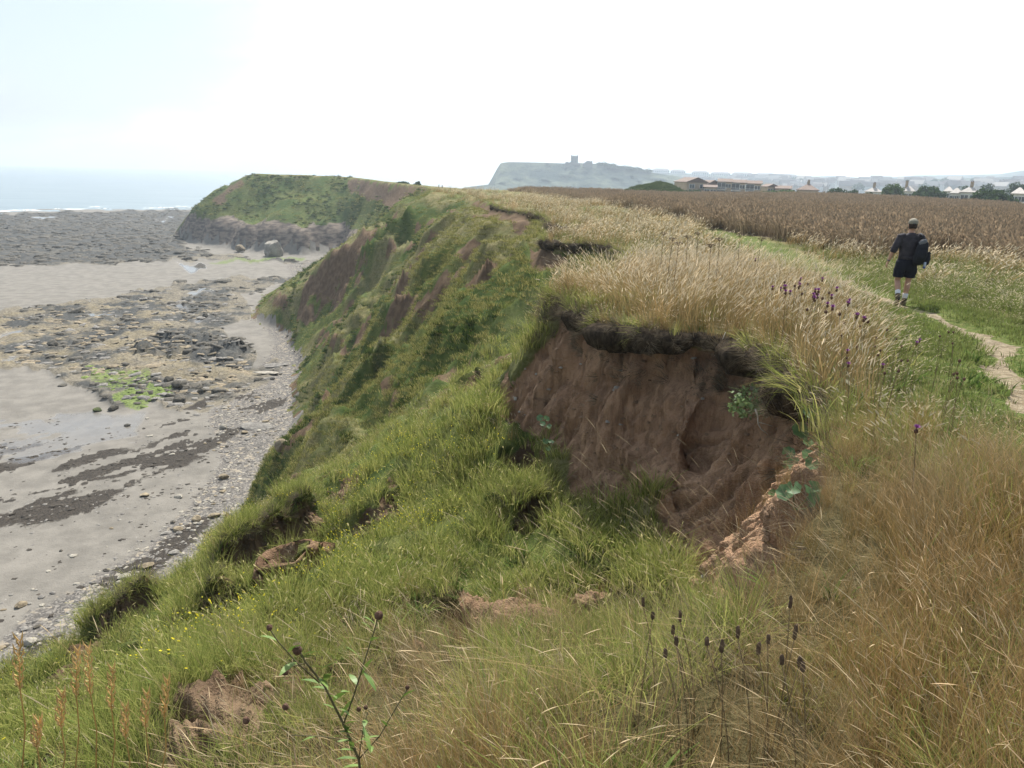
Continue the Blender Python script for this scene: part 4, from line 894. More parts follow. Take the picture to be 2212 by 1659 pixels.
P, _, _ = scatter(nd*(1-rock)*(1-shing)*sst(.5, .62, fbm(X/3, Y/3, 421, 4))*pmask([(0,960),(560,880),(600,900),(420,1150),(0,1450)], 20, 120, 4)*2.0); blocks('strewn_pebbles', P, .2, R_GREY, .35)
P, _, _ = scatter(nd*(1-rock)*pmask([(-100,880),(300,930),(600,880),(640,930),(420,1150),(0,1450),(-100,1450)], 20, 130, 4)*(.25+sst(.5, .6, sw))*1.1); blocks('weed_scraps', P, .26, bpy.data.materials['seaweed'], .2)

# ------------------------------------------------------------------ clods fallen from the bare face
P, i, j = scatter(sst(.4, .8, BARE)*sst(34, 24, RR)*20*(RR > 3)*(1 + 2*sst(22.3, 21.2, Z)), 7000)
blocks('clay_clods', P, .065, mat_rock('clay_clod', (.17,.105,.062), (.30,.20,.125), 6), .6)

P, i, j = scatter(BOWL*sst(.4, .8, BARE)*1.6, 400); blocks('embedded_stones', P, .075, R_PALE, .6)
# ------------------------------------------------------------------ plain plan/box helpers for buildings
def prism(bm, pts, z0, z1):
    lo = [bm.verts.new((x, y, z0)) for x, y in pts]; hi = [bm.verts.new((x, y, z1)) for x, y in pts]; k = len(pts)
    for a in range(k): bm.faces.new((lo[a], lo[(a+1) % k], hi[(a+1) % k], hi[a]))
    bm.faces.new(hi); bm.faces.new(lo[::-1])
def box(bm, x0, x1, y0, y1, z0, z1): prism(bm, [(x0,y0),(x1,y0),(x1,y1),(x0,y1)], z0, z1)
def bmo(name, bm, mat, parent=None, smooth=False):
    bmesh.ops.recalc_face_normals(bm, faces=bm.faces[:]); me = bpy.data.meshes.new(name); bm.to_mesh(me); bm.free(); me.materials.append(mat)
    if smooth: me.polygons.foreach_set('use_smooth', np.ones(len(me.polygons), bool))
    return link(name, me, None, parent)
def roof_bm(w, d, z0, h, kind, ov=.35, th=.18):
    bm = bmesh.new(); x, y = w/2+ov, d/2+ov
    if kind == 'gable_front': top = [(0,-y,h),(0,y,h)]; A = [(-x,-y),(x,-y),(x,y),(-x,y)]
    elif kind == 'gable_side': top = [(-x,0,h),(x,0,h)]; A = [(-x,-y),(x,-y),(x,y),(-x,y)]
    elif kind == 'hip': k = max(.2, x-y); top = [(-k,0,h),(k,0,h)]; A = [(-x,-y),(x,-y),(x,y),(-x,y)]
    v = [bm.verts.new((a, b, z0)) for a, b in A]; t = [bm.verts.new((a, b, z0+c)) for a, b, c in top]; u = [bm.verts.new((a, b, z0-th)) for a, b in A]
    if kind == 'gable_front': fs_ = [(v[0],t[0],t[1],v[3]),(v[1],v[2],t[1],t[0]),(v[0],v[1],t[0]),(v[2],v[3],t[1])]
    else: fs_ = [(v[0],v[1],t[1],t[0]),(v[2],v[3],t[0],t[1]),(v[1],v[2],t[1]),(v[3],v[0],t[0])]
    for f in fs_: bm.faces.new(f)
    for a in range(4): bm.faces.new((u[a], u[(a+1)%4], v[(a+1)%4], v[a]))
    bm.faces.new(u[::-1]); return bm
def mat_brick(name, a, b, mortar):
    m, n = new_mat(name); tc = n('ShaderNodeTexCoord').outputs['Object']
    s = n('ShaderNodeSeparateXYZ', {0: tc}); v = n('ShaderNodeCombineXYZ', {0: n.math('ADD', s.outputs[0], s.outputs[1]), 1: s.outputs[2], 2: 0.0}).outputs[0]
    br = n('ShaderNodeTexBrick', {'Vector': v, 'Color1': a+(1,), 'Color2': b+(1,), 'Mortar': mortar+(1,), 'Scale': 1.0, 'Mortar Size': .012, 'Brick Width': .23, 'Row Height': .075})
    f = n.noise(tc, .6, 4); finish(n, n.mix(n.ramp(f, .3, .7, 0, .35), br.outputs[0], (.16,.11,.08)), .9); return m
B_BRICK = mat_brick('tan_brick', (.44,.31,.19), (.38,.26,.16), (.46,.41,.34)); B_TILE = simple('brown_roof_tile', (.16,.11,.085), .85, .25, 3)
B_WHITE = simple('white_render', (.62,.61,.58), .8, .1, 2); B_PALE = simple('pale_grey_roof', (.36,.33,.30), .7, .15, 2); B_FRAME = simple('white_frame', (.75,.75,.74), .5, .05)
B_GLASS = simple('window_glass', (.05,.06,.07), .08, .1, 1, .8); B_FAR = simple('far_stone', (.34,.31,.27), .9, .2, .05); B_FARR = simple('far_roof', (.22,.19,.18), .9, .2, .05)
B_CASTLE = simple('castle_stone', (.13,.12,.11), .95, .2, .1)
def house(px0, px1, py_ridge, py_eave, r, kind, label, wall, roof, storeys=2, depth=8.0, chimneys=(), base=None, balc=False, turn=0.0, name='house', group=None):
    a, b = Pr(px0, py_eave, r), Pr(px1, py_eave, r); c = (a+b)/2; wdt = (b-a).to_2d().length
    zE = c.z; zR = Pr((px0+px1)/2, py_ridge, r).z; g = zat(c.x, c.y) - .3; H_ = zE-g
    t = empty(name, (c.x, c.y, g), -math.atan2(c.x, c.y)+turn); tag(t, label, 'house', group)
    bm = bmesh.new(); box(bm, -wdt/2, wdt/2, -depth/2, depth/2, 0, H_)
    if kind == 'gable_front':
        v = [bm.verts.new(q) for q in ((-wdt/2,-depth/2,H_+.01),(wdt/2,-depth/2,H_+.01),(0,-depth/2,H_+zR-zE-.15))]; bm.faces.new(v)
        v = [bm.verts.new(q) for q in ((-wdt/2,depth/2,H_+.01),(wdt/2,depth/2,H_+.01),(0,depth/2,H_+zR-zE-.15))]; bm.faces.new(v)
    elif kind == 'gable_side':
        for sx in (-1, 1): bm.faces.new([bm.verts.new(q) for q in ((sx*wdt/2,-depth/2,H_+.01),(sx*wdt/2,depth/2,H_+.01),(sx*wdt/2,0,H_+zR-zE-.15))])
    bmo('wall', bm, wall, t)
    rf = bmo('roof', roof_bm(wdt, depth, H_+.02, zR-zE, kind), roof, t)
    for cx_, hh in chimneys:
        bm = bmesh.new(); box(bm, cx_*wdt-.45, cx_*wdt+.45, -.35, .35, H_+.3*(zR-zE), H_+zR-zE+hh); box(bm, cx_*wdt-.52, cx_*wdt+.52, -.42, .42, H_+zR-zE+hh, H_+zR-zE+hh+.12)
        ch = bmo('chimney', bm, wall if wall is B_BRICK else B_BRICK, rf)
        for s_ in (-.2, .2):
            bm = bmesh.new(); bmesh.ops.create_cone(bm, cap_ends=True, segments=8, radius1=.13, radius2=.1, depth=.4, matrix=Matrix.Translation((cx_*wdt+s_, 0, H_+zR-zE+hh+.32))); bmo('chimney_pot', bm, B_TILE, rf)
    nwin = max(2, int(wdt/4.2))
    for st in range(storeys):
        zc = H_ - 1.5 - st*2.7
        if zc < .8: continue
        for q in range(nwin):
            xc = (q+.5)/nwin*wdt - wdt/2; ww, hh = (1.0, .65) if not (balc and q == 0) else (1.5, 1.1)
            bm = bmesh.new(); y0 = -depth/2
            for (x0, x1, z0, z1) in ((xc-ww,xc+ww,zc-hh-.08,zc-hh),(xc-ww,xc+ww,zc+hh,zc+hh+.08),(xc-ww,xc-ww+.08,zc-hh,zc+hh),(xc+ww-.08,xc+ww,zc-hh,zc+hh),(xc-.04,xc+.04,zc-hh,zc+hh)): box(bm, x0, x1, y0-.09, y0-.003, z0, z1)
            wf = bmo('window', bm, B_FRAME, t)
            bm = bmesh.new(); box(bm, xc-ww+.08, xc+ww-.08, y0-.05, y0-.006, zc-hh, zc+hh); bmo('pane', bm, B_GLASS, wf)
    if balc:
        bm = bmesh.new(); xc = .5/nwin*wdt - wdt/2; z0 = H_-2.9; box(bm, xc-1.9, xc+1.9, -depth/2-1.1, -depth/2-.02, z0-.12, z0)
        for q in range(11): box(bm, xc-1.86+q*.37, xc-1.80+q*.37, -depth/2-1.08, -depth/2-1.03, z0, z0+.95)
        box(bm, xc-1.9, xc+1.9, -depth/2-1.1, -depth/2-1.02, z0+.95, z0+1.02); bmo('balcony', bm, B_FRAME, t)
    return t
house(1469,1516,383,393,300,'gable_front','tall tan brick house with gable end, leftmost beyond the brown field',B_BRICK,B_TILE,2,14,balc=False,turn=.35)
house(1517,1549,389,398,304,'gable_front','middle brick house with a smaller gable beside the tall one',B_BRICK,B_TILE,2,12,turn=.3)
house(1521,1548,399,404,292,'gable_side','low brick garage block in front of the second gable',B_BRICK,B_TILE,1,6,name='garage')
house(1552,1581,386,392.5,297,'gable_side','brick terrace house with white balcony, first of three in a row',B_BRICK,B_TILE,2,8,balc=True)
house(1583,1611,388,394.5,299,'gable_side','brick terrace house with white balcony, middle of the row',B_BRICK,B_TILE,2,8,balc=True)
house(1613,1645,390,396.5,301,'gable_side','brick terrace house with white balcony, end of the row',B_BRICK,B_TILE,2,8,balc=True)
house(1651,1674,397,403,315,'gable_front','low brown gabled house right after the brick row',B_BRICK,B_TILE,1,9,turn=.3)
house(1676,1709,401,407,312,'gable_side','long low brick building with a brown roof',B_BRICK,B_TILE,1,8)
house(1722,1768,397,410,300,'hip','brown hipped bungalow with one chimney on its ridge',B_BRICK,B_TILE,1,12,chimneys=((0.0,1.0),))
house(1869,1905,404,414,290,'hip','white bungalow with pale hipped roof left of the round tree',B_WHITE,B_PALE,1,5,chimneys=((0.0,1.2),))
house(1950,1976,402,413,290,'hip','white bungalow half hidden between two dark trees',B_WHITE,B_PALE,1,5,chimneys=((-.25,1.5),))
house(2040,2058,403,413,300,'hip','pale roofed house mostly hidden behind a dark tree',B_WHITE,B_PALE,1,6)
house(2054,2078,406,417,262,'hip','white house with grey hipped roof, left of a matching pair',B_WHITE,B_PALE,2,5.5)
house(2075,2115,403,415,258,'hip','white house with pale hipped roof and central chimney at field edge',B_WHITE,B_PALE,2,5.5,chimneys=((.05,1.2),))
house(2186,2216,405,418,255,'hip','white house at the right edge behind the hedge',B_WHITE,B_PALE,2,8)

# ------------------------------------------------------------------ trees
M_BARK = simple('bark', (.09,.075,.06), .95, .3, 4)
def leaf_mat(name, a, b):
    m, n = new_mat(name); at = n('ShaderNodeAttribute', attribute_name='bl'); c = n.mix(at.outputs['Color'], a, b)
    d = n('ShaderNodeBsdfDiffuse', {'Color': c}); t = n('ShaderNodeBsdfTranslucent', {'Color': c}); n('ShaderNodeOutputMaterial', {'Surface': n('ShaderNodeMixShader', {0: .3, 1: d.outputs[0], 2: t.outputs[0]}).outputs[0]}); return m
M_LEAF = leaf_mat('dark_leaves', (.022,.040,.014), (.065,.105,.03)); M_LEAF2 = leaf_mat('bright_leaves', (.035,.07,.018), (.11,.16,.04))
def leaves_mesh(name, lobes, per, size, mat):
    V, F_, C = [], [], []
    for (cx_, cy_, cz_, rx, ry, rz) in lobes:
        u = rng.normal(size=(per, 3)); u /= np.linalg.norm(u, axis=1)[:, None]; u *= (rng.uniform(.55, 1.08, per))[:, None]
        p = u*np.array([rx, ry, rz]) + np.array([cx_, cy_, cz_]); a = rng.normal(size=(per, 3)); b = rng.normal(size=(per, 3)); a /= np.linalg.norm(a, axis=1)[:, None]; b = np.cross(a, b); b /= np.linalg.norm(b, axis=1)[:, None]
        s = (size*rng.uniform(.6, 1.4, per))[:, None]
        for k in range(per):
            b0 = len(V); V += [tuple(p[k]-a[k]*s[k]), tuple(p[k]+b[k]*s[k]*.6), tuple(p[k]+a[k]*s[k]), tuple(p[k]-b[k]*s[k]*.6)]; F_.append((b0, b0+1, b0+2, b0+3)); t = rng.random(); C += [(t, t, t, 1)]*4
    me = mesh_np(name, V, F_); add_color(me, 'bl', C); me.materials.append(mat); return me
def tree(px, py_top, wpx, r, label, mat=None, hpx=None, lobes_n=9, per=150, cat='tree', name='tree', group=None):
    top = Pr(px, py_top, r); g = zat(top.x, top.y)-.2; H_ = top.z-g; W_ = wpx/FPX*r*.96
    t = empty(name, (top.x, top.y, g)); tag(t, label, cat, group)
    bm = bmesh.new()
    def limb(p, q, r0, r1):
        d = Vector(q)-Vector(p); M = Matrix.Translation((Vector(p)+Vector(q))/2) @ d.to_track_quat('Z', 'Y').to_matrix().to_4x4(); bmesh.ops.create_cone(bm, cap_ends=True, segments=7, radius1=r0, radius2=r1, depth=d.length, matrix=M)
    limb((0,0,-.2), (.1,0,H_*.55), H_*.035+.05, H_*.02)
    lobes = []
    for k in range(lobes_n):
        a = k*2.4; q = math.sqrt((k+.4)/lobes_n); x, y = W_*.36*q*math.cos(a), W_*.3*q*math.sin(a); hgt = H_*(.86 - .42*q*q*rng.uniform(.6, 1.2)); rx = W_*rng.uniform(.14, .24); rz = min(H_*.28, rx*rng.uniform(.7, 1))
        lobes.append((x, y, hgt-rz*.6, rx, rx, rz))
        if k % 2 == 0: limb((.08,0,H_*.4), (x*.8, y*.8, hgt-rz), H_*.015, .03)
        lobes.append((x*1.1, y*1.1, H_*rng.uniform(.25, .5), rx, rx, H_*.2))
    bmo('trunk', bm, M_BARK, t)
    link('crown', leaves_mesh('crown', lobes, per, max(.2, W_*.036), mat or M_LEAF), None, t); return t
tree(1808,403,50,262,'wide low dark bush along the far field edge, left half',cat='shrub',name='shrub'); tree(1846,406,36,262,'low dark bush along the far field edge, right half',cat='shrub',name='shrub')
tree(1931,390,48,258,'round green tree between two white bungalows',M_LEAF2); tree(2010,398,70,250,'broad dark tree between white bungalow and white house')
tree(2144,405,92,215,'broadest dark tree at the field edge, right'); tree(2180,432,40,190,'bright green bush at field edge in front of the broad tree',M_LEAF2,cat='shrub',name='shrub')
tree(2138,386,40,420,'tall dark pine behind the broad tree'); tree(2197,383,34,330,'dark tree rising at the right edge of the skyline'); tree(2085,392,34,420,'small dark tree above the white houses'); tree(2216,388,40,330,'dark tree cut off by the right edge')
tree(1880,412,22,262,'small hedge bush left below the white bungalow',cat='shrub',name='shrub',lobes_n=5)
tree(2050,427,36,225,'low green bush between the broad dark trees',M_LEAF2,cat='shrub',name='shrub',lobes_n=5)
tree(1500,409,60,285,'low hedge at the foot of the brick gables',cat='hedge',name='hedge',lobes_n=6)
tree(1690,410,120,270,'long low hedge under the brown bungalow',M_LEAF2,cat='hedge',name='hedge',lobes_n=8)
tree(903,390,18,262,'round dark bush alone on the bay rim',cat='shrub',name='shrub',lobes_n=5); tree(870,391,34,266,'low dark scrub bush left of the round one on the bay rim',cat='shrub',name='shrub',lobes_n=6)
# hillock with rough grass
hp = Pr(1418, 396, 210); g = zat(hp.x, hp.y)-.4; V, F_ = [], []; nu, nv = 40, 22
for a in range(nu):
    for b in range(nv):
        u, v = a/(nu-1)*2-1, b/(nv-1)*2-1; rr_ = math.hypot(u, v); h_ = max(0, 1-rr_**1.7)*(hp.z-g)*(1+.1*math.sin(u*7+v*4)) ; V.append((hp.x+u*10.5, hp.y+v*12, g+h_+.15*rng.random()))
for a in range(nu-1):
    for b in range(nv-1): F_.append((a*nv+b, (a+1)*nv+b, (a+1)*nv+b+1, a*nv+b+1))
me = mesh_np('hillock', V, F_, True); add_color(me, 'cover', [(0,.6,0,0)]*len(V)); add_color(me, 'cover2', [(0,0,0,0)]*len(V)); link('hillock', me, M_LAND)['kind'] = 'structure'
hv = np.array(V); hv = hv[hv[:, 2] > g+.6]; sow('hillock_grass', 'clump_lush', hv, rng.uniform(.8, 1.6, len(hv)))

# ------------------------------------------------------------------ castle and far town
def at_r(px, py, r): return Pr(px, py, r)
c = at_r(1240.5, 353, 1372); t = empty('castle_keep', (c.x, c.y, c.z-4), -math.atan2(c.x, c.y)); tag(t, 'square roofless castle keep on the headland skyline', 'castle')
u = 1372/FPX; wk, hk = 15*u, 15.5*u+4
bm = bmesh.new(); box(bm, -wk/2, wk/2, -wk/2, wk/2, 0, hk*.93); bmo('tower', bm, B_CASTLE, t)
for k, (x0, x1, h_) in enumerate(((-.5,-.3,1.0),(-.22,-.02,.965),(.06,.2,.975),(.28,.5,1.0))):
    bm = bmesh.new(); box(bm, x0*wk, x1*wk, -wk/2+.1, -wk/2+2.5, hk*.93+.01, hk*h_+.4); bmo('turret', bm, B_CASTLE, t)
bm = bmesh.new(); prism(bm, [(wk*.5,-3),(wk*.78,-2),(wk*.72,6),(wk*.5,6)], 0, hk*.28); bmo('forebuilding', bm, B_CASTLE, t)
for k in range(4):
    bm = bmesh.new(); box(bm, -wk*.3+(k % 2)*wk*.4, -wk*.18+(k % 2)*wk*.4, -wk/2-.3, -wk/2-.01, hk*(.35+.25*(k//2)), hk*(.47+.25*(k//2))); bmo('window', bm, B_GLASS, t)
def ruin(px0, px1, pts, label, name, cat):
    c = at_r((px0+px1)/2, 354, 1369); o_ = empty(name, (c.x, c.y, c.z-6), -math.atan2(c.x, c.y)); wd_ = (px1-px0)*u; bm = bmesh.new()
    for k in range(len(pts)-1): box(bm, -wd_/2+wd_*k/(len(pts)-1)+.01, -wd_/2+wd_*(k+1)/(len(pts)-1)-.01, -4, 4, 0, 6+pts[k]*u)
    bmo('wall', bm, B_CASTLE, o_); bm = bmesh.new(); box(bm, -wd_/2-.6, wd_/2+.6, -4.6, 4.6, 0, 5); bmo('footing', bm, B_CASTLE, o_); tag(o_, label, cat)
ruin(1221, 1233, [3,4,4,3,3,4,3], 'low ruined castle wall left of the keep', 'castle_wall', 'wall'); ruin(1260, 1279, [1,3,5,6,6,5,6,2], 'broken castle gatehouse right of the keep', 'castle_gatehouse', 'castle')
# hotels along the ridge
def block_house(px, py_top, wpx, hpx, r, label, group=None, name='hotel', cat='hotel', wall=None, dz=0):
    c = at_r(px, py_top+hpx, r); o_ = empty(name, (c.x, c.y, c.z-8), -math.atan2(c.x, c.y)); tag(o_, label, cat, group); k = r/FPX; W_, H_ = wpx*k, hpx*k+8
    bm = bmesh.new(); box(bm, -W_/2, W_/2, -8, 8, 0, H_); bmo('wall', bm, wall or B_FAR, o_); bmo('roof', roof_bm(W_, 16, H_+.05, 4.0, 'hip', .4), B_FARR, o_)
    nw = max(2, int(wpx/4))
    for a in range(nw):
        for b in range(2):
            bm = bmesh.new(); x = (a+.5)/nw*W_-W_/2; z = H_-4-b*6; box(bm, x-1.3, x+1.3, -8.3, -8.02, z-1.8, z+1.8); bmo('window', bm, B_GLASS, o_)
    return o_
for k, a in enumerate(((1427,368,34,9,'tall pale hotel block first on the ridge right of the castle'),(1464,370,30,7,'long pale hotel terrace second along the ridge'),(1512,373,34,6,'low hotel terrace above the brick gables'),(1556,375,38,5,'hotel terrace above the first balcony house'),(1603,376,40,5,'hotel terrace above the middle balcony house'),(1652,378,38,5,'hotel terrace above the end of the brick row'),(1700,380,36,5,'last hotel terrace where the ridge dips'))):
    block_house(a[0], a[1], a[2], a[3], 2235, a[4], 'hotels on the far ridge', wall=B_WHITE)
# small houses of the town
bm = bmesh.new(); box(bm, -6, 6, -4, 4, 0, 7); wall_me = bpy.data.meshes.new('town_wall'); bmesh.ops.recalc_face_normals(bm, faces=bm.faces[:]); bm.to_mesh(wall_me); bm.free()
rb = roof_bm(12, 8, 7.02, 4, 'gable_side'); roof_me = bpy.data.meshes.new('town_roof'); bmesh.ops.recalc_face_normals(rb, faces=rb.faces[:]); rb.to_mesh(roof_me); rb.free(); roof_me.materials.append(B_PALE)
wm = [wall_me, wall_me.copy(), wall_me.copy()]; [m_.materials.append(q) for m_, q in zip(wm, (B_WHITE, B_FAR, B_BRICK))]
rm = [roof_me, roof_me.copy()]; rm[1].materials.clear(); rm[1].materials.append(B_FARR)
NM = ('white','stone','brick')
for k in range(170):
    px = rng.uniform(1655, 2215) if k > 30 else rng.uniform(1480, 1700); lo, hi = (390, 409) if px > 1700 else (384, 398); py = rng.uniform(lo, hi)
    r = np.interp(py, [382, 409], [2150, 1350])*rng.uniform(.97, 1.0); c = Pr(px, py, r); ki = int(rng.integers(0, 3)); s = rng.uniform(.8, 1.5)
    o_ = empty('town_house', (c.x, c.y, c.z-5*s), rng.uniform(-.6, .6)-math.atan2(c.x, c.y)); o_.scale = (s*rng.uniform(1, 1.8), s, s*1.2)
    link('wall', wm[ki], None, o_); link('roof', rm[int(rng.random() < .5)], None, o_)
    tag(o_, 'tiny %s walled town house on the hazy far hillside' % NM[ki], 'house', '%s houses of the far town' % NM[ki])
# dark trees along the headland spine and between the town houses
crown_me = leaves_mesh('far_crown', [(0,0,6,5,5,4),(3,1,5,4,4,3),(-3,-1,5,4,4,3.4)], 60, 1.3, M_LEAF)
bm = bmesh.new(); bmesh.ops.create_cone(bm, cap_ends=True, segments=6, radius1=.5, radius2=.3, depth=6, matrix=Matrix.Translation((0,0,2))); trunk_me = bpy.data.meshes.new('far_trunk'); bm.to_mesh(trunk_me); bm.free(); trunk_me.materials.append(M_BARK)
for k in range(74):
    if k < 34: px = 1292 + k*3.3 + rng.uniform(-1, 1); py = np.interp(px, [1290,1340,1390,1410], [354,363,370,373]) ; r = 1376
    else: px = rng.uniform(1650, 2210); py = rng.uniform(388, 410); r = np.interp(py, [382, 409], [2150, 1350])*.97
    c = Pr(px, py, r); o_ = empty('far_tree', (c.x, c.y, c.z-3), rng.uniform(0, 6)); s = rng.uniform(.7, 1.3)*(.72 if k < 34 else 1); o_.scale = (s*1.2, s*1.2, s)
    link('crown', crown_me, None, o_); link('trunk', trunk_me, None, o_)
    tag(o_, 'tiny dark tree on the castle headland spine' if k < 34 else 'tiny dark tree between far town houses', 'tree', 'trees on the castle headland' if k < 34 else 'trees of the far town')
# ------------------------------------------------------------------ tubes, remeshed solids
def tube_into(bm, pts, nseg=10):
    """pts: list of (center, rx, ry[, side]) -> capped tube; side = direction of rx"""
    rings = []; k = len(pts)
    for a, q in enumerate(pts):
        c = Vector(q[0]); p0 = Vector(pts[max(a-1, 0)][0]); p1 = Vector(pts[min(a+1, k-1)][0]); d = (p1-p0).normalized()
        sx = Vector(q[3]) if len(q) > 3 else Vector((1, 0, 0)); sx = (sx - d*sx.dot(d))
        if sx.length < 1e-3: sx = Vector((0, 1, 0)) - d*d.y
        sx.normalize(); sy = d.cross(sx)
        rings.append([bm.verts.new(c + sx*(q[1]*math.cos(t*2*PI/nseg)) + sy*(q[2]*math.sin(t*2*PI/nseg))) for t in range(nseg)])
    for a in range(k-1):
        for t in range(nseg): bm.faces.new((rings[a][t], rings[a][(t+1) % nseg], rings[a+1][(t+1) % nseg], rings[a+1][t]))
    bm.faces.new(rings[0][::-1]); bm.faces.new(rings[-1])
def chain(pts, r, side=(1, 0, 0)): return [(p, (q if not isinstance(q, tuple) else q[0]), (q if not isinstance(q, tuple) else q[1]), side) for p, q in zip(pts, r)]
def ball_into(bm, c, rx, ry, rz, sub=2):
    M = Matrix.Translation(c) @ Matrix.Diagonal((rx, ry, rz, 1)); bmesh.ops.create_icosphere(bm, subdivisions=sub, radius=1, matrix=M)
def solid(name, build, voxel, mat, parent, sm=3):
    """build shapes into one bmesh, fuse them to one continuous surface"""
    bm = bmesh.new(); build(bm); bmesh.ops.recalc_face_normals(bm, faces=bm.faces[:]); me = bpy.data.meshes.new(name + '_src'); bm.to_mesh(me); bm.free()
    ob = bpy.data.objects.new(name + '_src', me); COL.objects.link(ob)
    r = ob.modifiers.new('r', 'REMESH'); r.mode = 'VOXEL'; r.voxel_size = voxel; r.use_smooth_shade = True
    s = ob.modifiers.new('s', 'SMOOTH'); s.iterations = sm; s.factor = .5
    me2 = bpy.data.meshes.new_from_object(ob.evaluated_get(bpy.context.evaluated_depsgraph_get())); me2.name = name
    bpy.data.objects.remove(ob); bpy.data.meshes.remove(me); me2.materials.clear(); me2.materials.append(mat)
    me2.polygons.foreach_set('use_smooth', np.ones(len(me2.polygons), bool)); return link(name, me2, None, parent)
# ------------------------------------------------------------------ the walker
C_SKIN = simple('skin', (.46,.27,.19), .6, .08, 10); C_SHIRT = simple('black_shirt', (.042,.037,.044), .9, .4, 7); C_SHORT = simple('black_shorts', (.013,.014,.022), .9, .3, 6)
C_SOCK = simple('white_sock', (.72,.73,.78), .9, .05, 20); C_BOOT = simple('brown_boot', (.075,.058,.038), .85, .3, 12); C_SOLE = simple('dark_sole', (.02,.018,.016), .8)
C_HAIR = simple('dark_hair', (.035,.022,.016), .8, .3, 30); C_CAP = simple('khaki_cap', (.24,.22,.17), .9, .2, 9); C_BAG = simple('black_bag', (.012,.013,.018), .8, .3, 6); C_GREY = simple('grey_panel', (.13,.135,.15), .7, .15, 6)
C_BOTTLE = simple('blue_white_bottle', (.55,.62,.78), .3); C_EYE = simple('eye', (.05,.04,.03), .3); C_LENS = simple('lens', (.01,.01,.012), .15)
fp = hit(1943, 660, 8); HEAD_PY = 472
d = ray(1950, HEAD_PY); kk = math.hypot(fp.x, fp.y)/math.hypot(d.x, d.y); htop = EYE + d.z*kk - fp.z
S = htop/1.80
person = empty('person', fp, math.radians(-12)); person.scale = (S, S, S)
tag(person, 'man in black shirt and shorts with white socks walking away along the path', 'person')
LHIP, RHIP = (-.095,0,.93), (.095,0,.93); LKN, RKN = (-.115,.03,.51), (.10,.05,.51); LAN, RAN = (-.125,-.23,.215), (.075,.02,.10)
LSH, RSH = (-.20,-.01,1.425), (.20,-.01,1.425); LEL, REL = (-.305,-.05,1.15), (.30,-.02,1.15); LWR, RWR = (-.365,-.01,.915), (.37,.07,.93)
def body(bm):
    tube_into(bm, chain([(0,0,.86),(0,0,.95),(0,0,1.08),(0,.01,1.25),(0,0,1.38),(0,0,1.46),(0,.01,1.50)], [(.15,.10),(.175,.12),(.16,.11),(.18,.115),(.19,.11),(.12,.08),(.065,.065)]), 14)
    tube_into(bm, chain([(0,.01,1.46),(0,.015,1.54),(0,.03,1.60)], [.062,.056,.056]))
    tube_into(bm, chain([(0,.035,1.565),(0,.03,1.60),(0,.02,1.66),(0,.015,1.72),(0,.02,1.77),(0,.02,1.79)], [(.045,.06),(.062,.085),(.075,.096),(.078,.10),(.062,.08),(.03,.04)]), 14)
    ball_into(bm, (0,.125,1.665), .012, .022, .022, 1)                       # nose
    ball_into(bm, (0,.112,1.63), .025, .010, .008, 1)                        # mouth
    for sx in (-1, 1): ball_into(bm, (sx*.08,.015,1.665), .012, .022, .034, 1)
    for hip, kn, an in ((LHIP,LKN,LAN),(RHIP,RKN,RAN)):
        h, k_, a = Vector(hip), Vector(kn), Vector(an); calf = k_.lerp(a, .3) + Vector((0,-.02,0))
        tube_into(bm, chain([h, h.lerp(k_, .5), k_, calf, k_.lerp(a, .7), a], [.088,.072,.056,.060,.044,.038]), 12)
    for sh, el, wr in ((LSH,LEL,LWR),(RSH,REL,RWR)):
        s_, e, w_ = Vector(sh), Vector(el), Vector(wr); tube_into(bm, chain([s_, s_.lerp(e, .4), e, e.lerp(w_, .3), w_], [.056,.050,.042,.043,.028]), 10)
        dr = (w_-e).normalized(); sx = -1 if w_.x < 0 else 1; fw = Vector((0,1,0)); fw = (fw-dr*fw.dot(dr)).normalized()
        palm = w_ + dr*.085; tube_into(bm, chain([w_, w_+dr*.035, palm], [(.027,.020),(.038,.017),(.040,.014)], fw), 10)
        for q, ln in enumerate((.070,.080,.074,.058)):
            b = palm - dr*.012 + fw*(.030-.020*q); inn = Vector((-sx,0,0)); p1 = b + dr*ln*.45 + inn*.006; p2 = p1 + dr*ln*.30 + inn*.018; p3 = p2 + dr*ln*.18 + inn*.022
            tube_into(bm, chain([b, p1, p2, p3], [.0095,.009,.0085,.007]), 7)
        b = w_ + dr*.025 + fw*.028; tube_into(bm, chain([b, b+dr*.03+fw*.022, b+dr*.06+fw*.028-Vector((sx*.012,0,0))], [.013,.011,.009]), 7)
solid('body', body, .0075, C_SKIN, person, 2)
def shirt(bm):
    tube_into(bm, chain([(0,0,.88),(0,0,.95),(0,-.005,1.08),(0,-.005,1.25),(0,-.005,1.36),(0,-.01,1.44),(0,0,1.49),(0,.005,1.515)], [(.185,.135),(.188,.14),(.18,.137),(.205,.142),(.215,.135),(.18,.105),(.10,.085),(.072,.072)]), 18)
    for sh, el, wr in ((LSH,LEL,LWR),(RSH,REL,RWR)):
        s_, e, w_ = Vector(sh), Vector(el), Vector(wr); tube_into(bm, chain([Vector((s_.x*.6,s_.y,s_.z+.01)), s_, s_.lerp(e, .5), e, e.lerp(w_, .17)], [.085,.082,.075,.068,.062]), 12)
    ball_into(bm, (-.03,-.07,1.02), .13, .09, .03); ball_into(bm, (.02,-.075,1.0), .14, .09, .02)
solid('shirt', shirt, .011, C_SHIRT, person, 3)
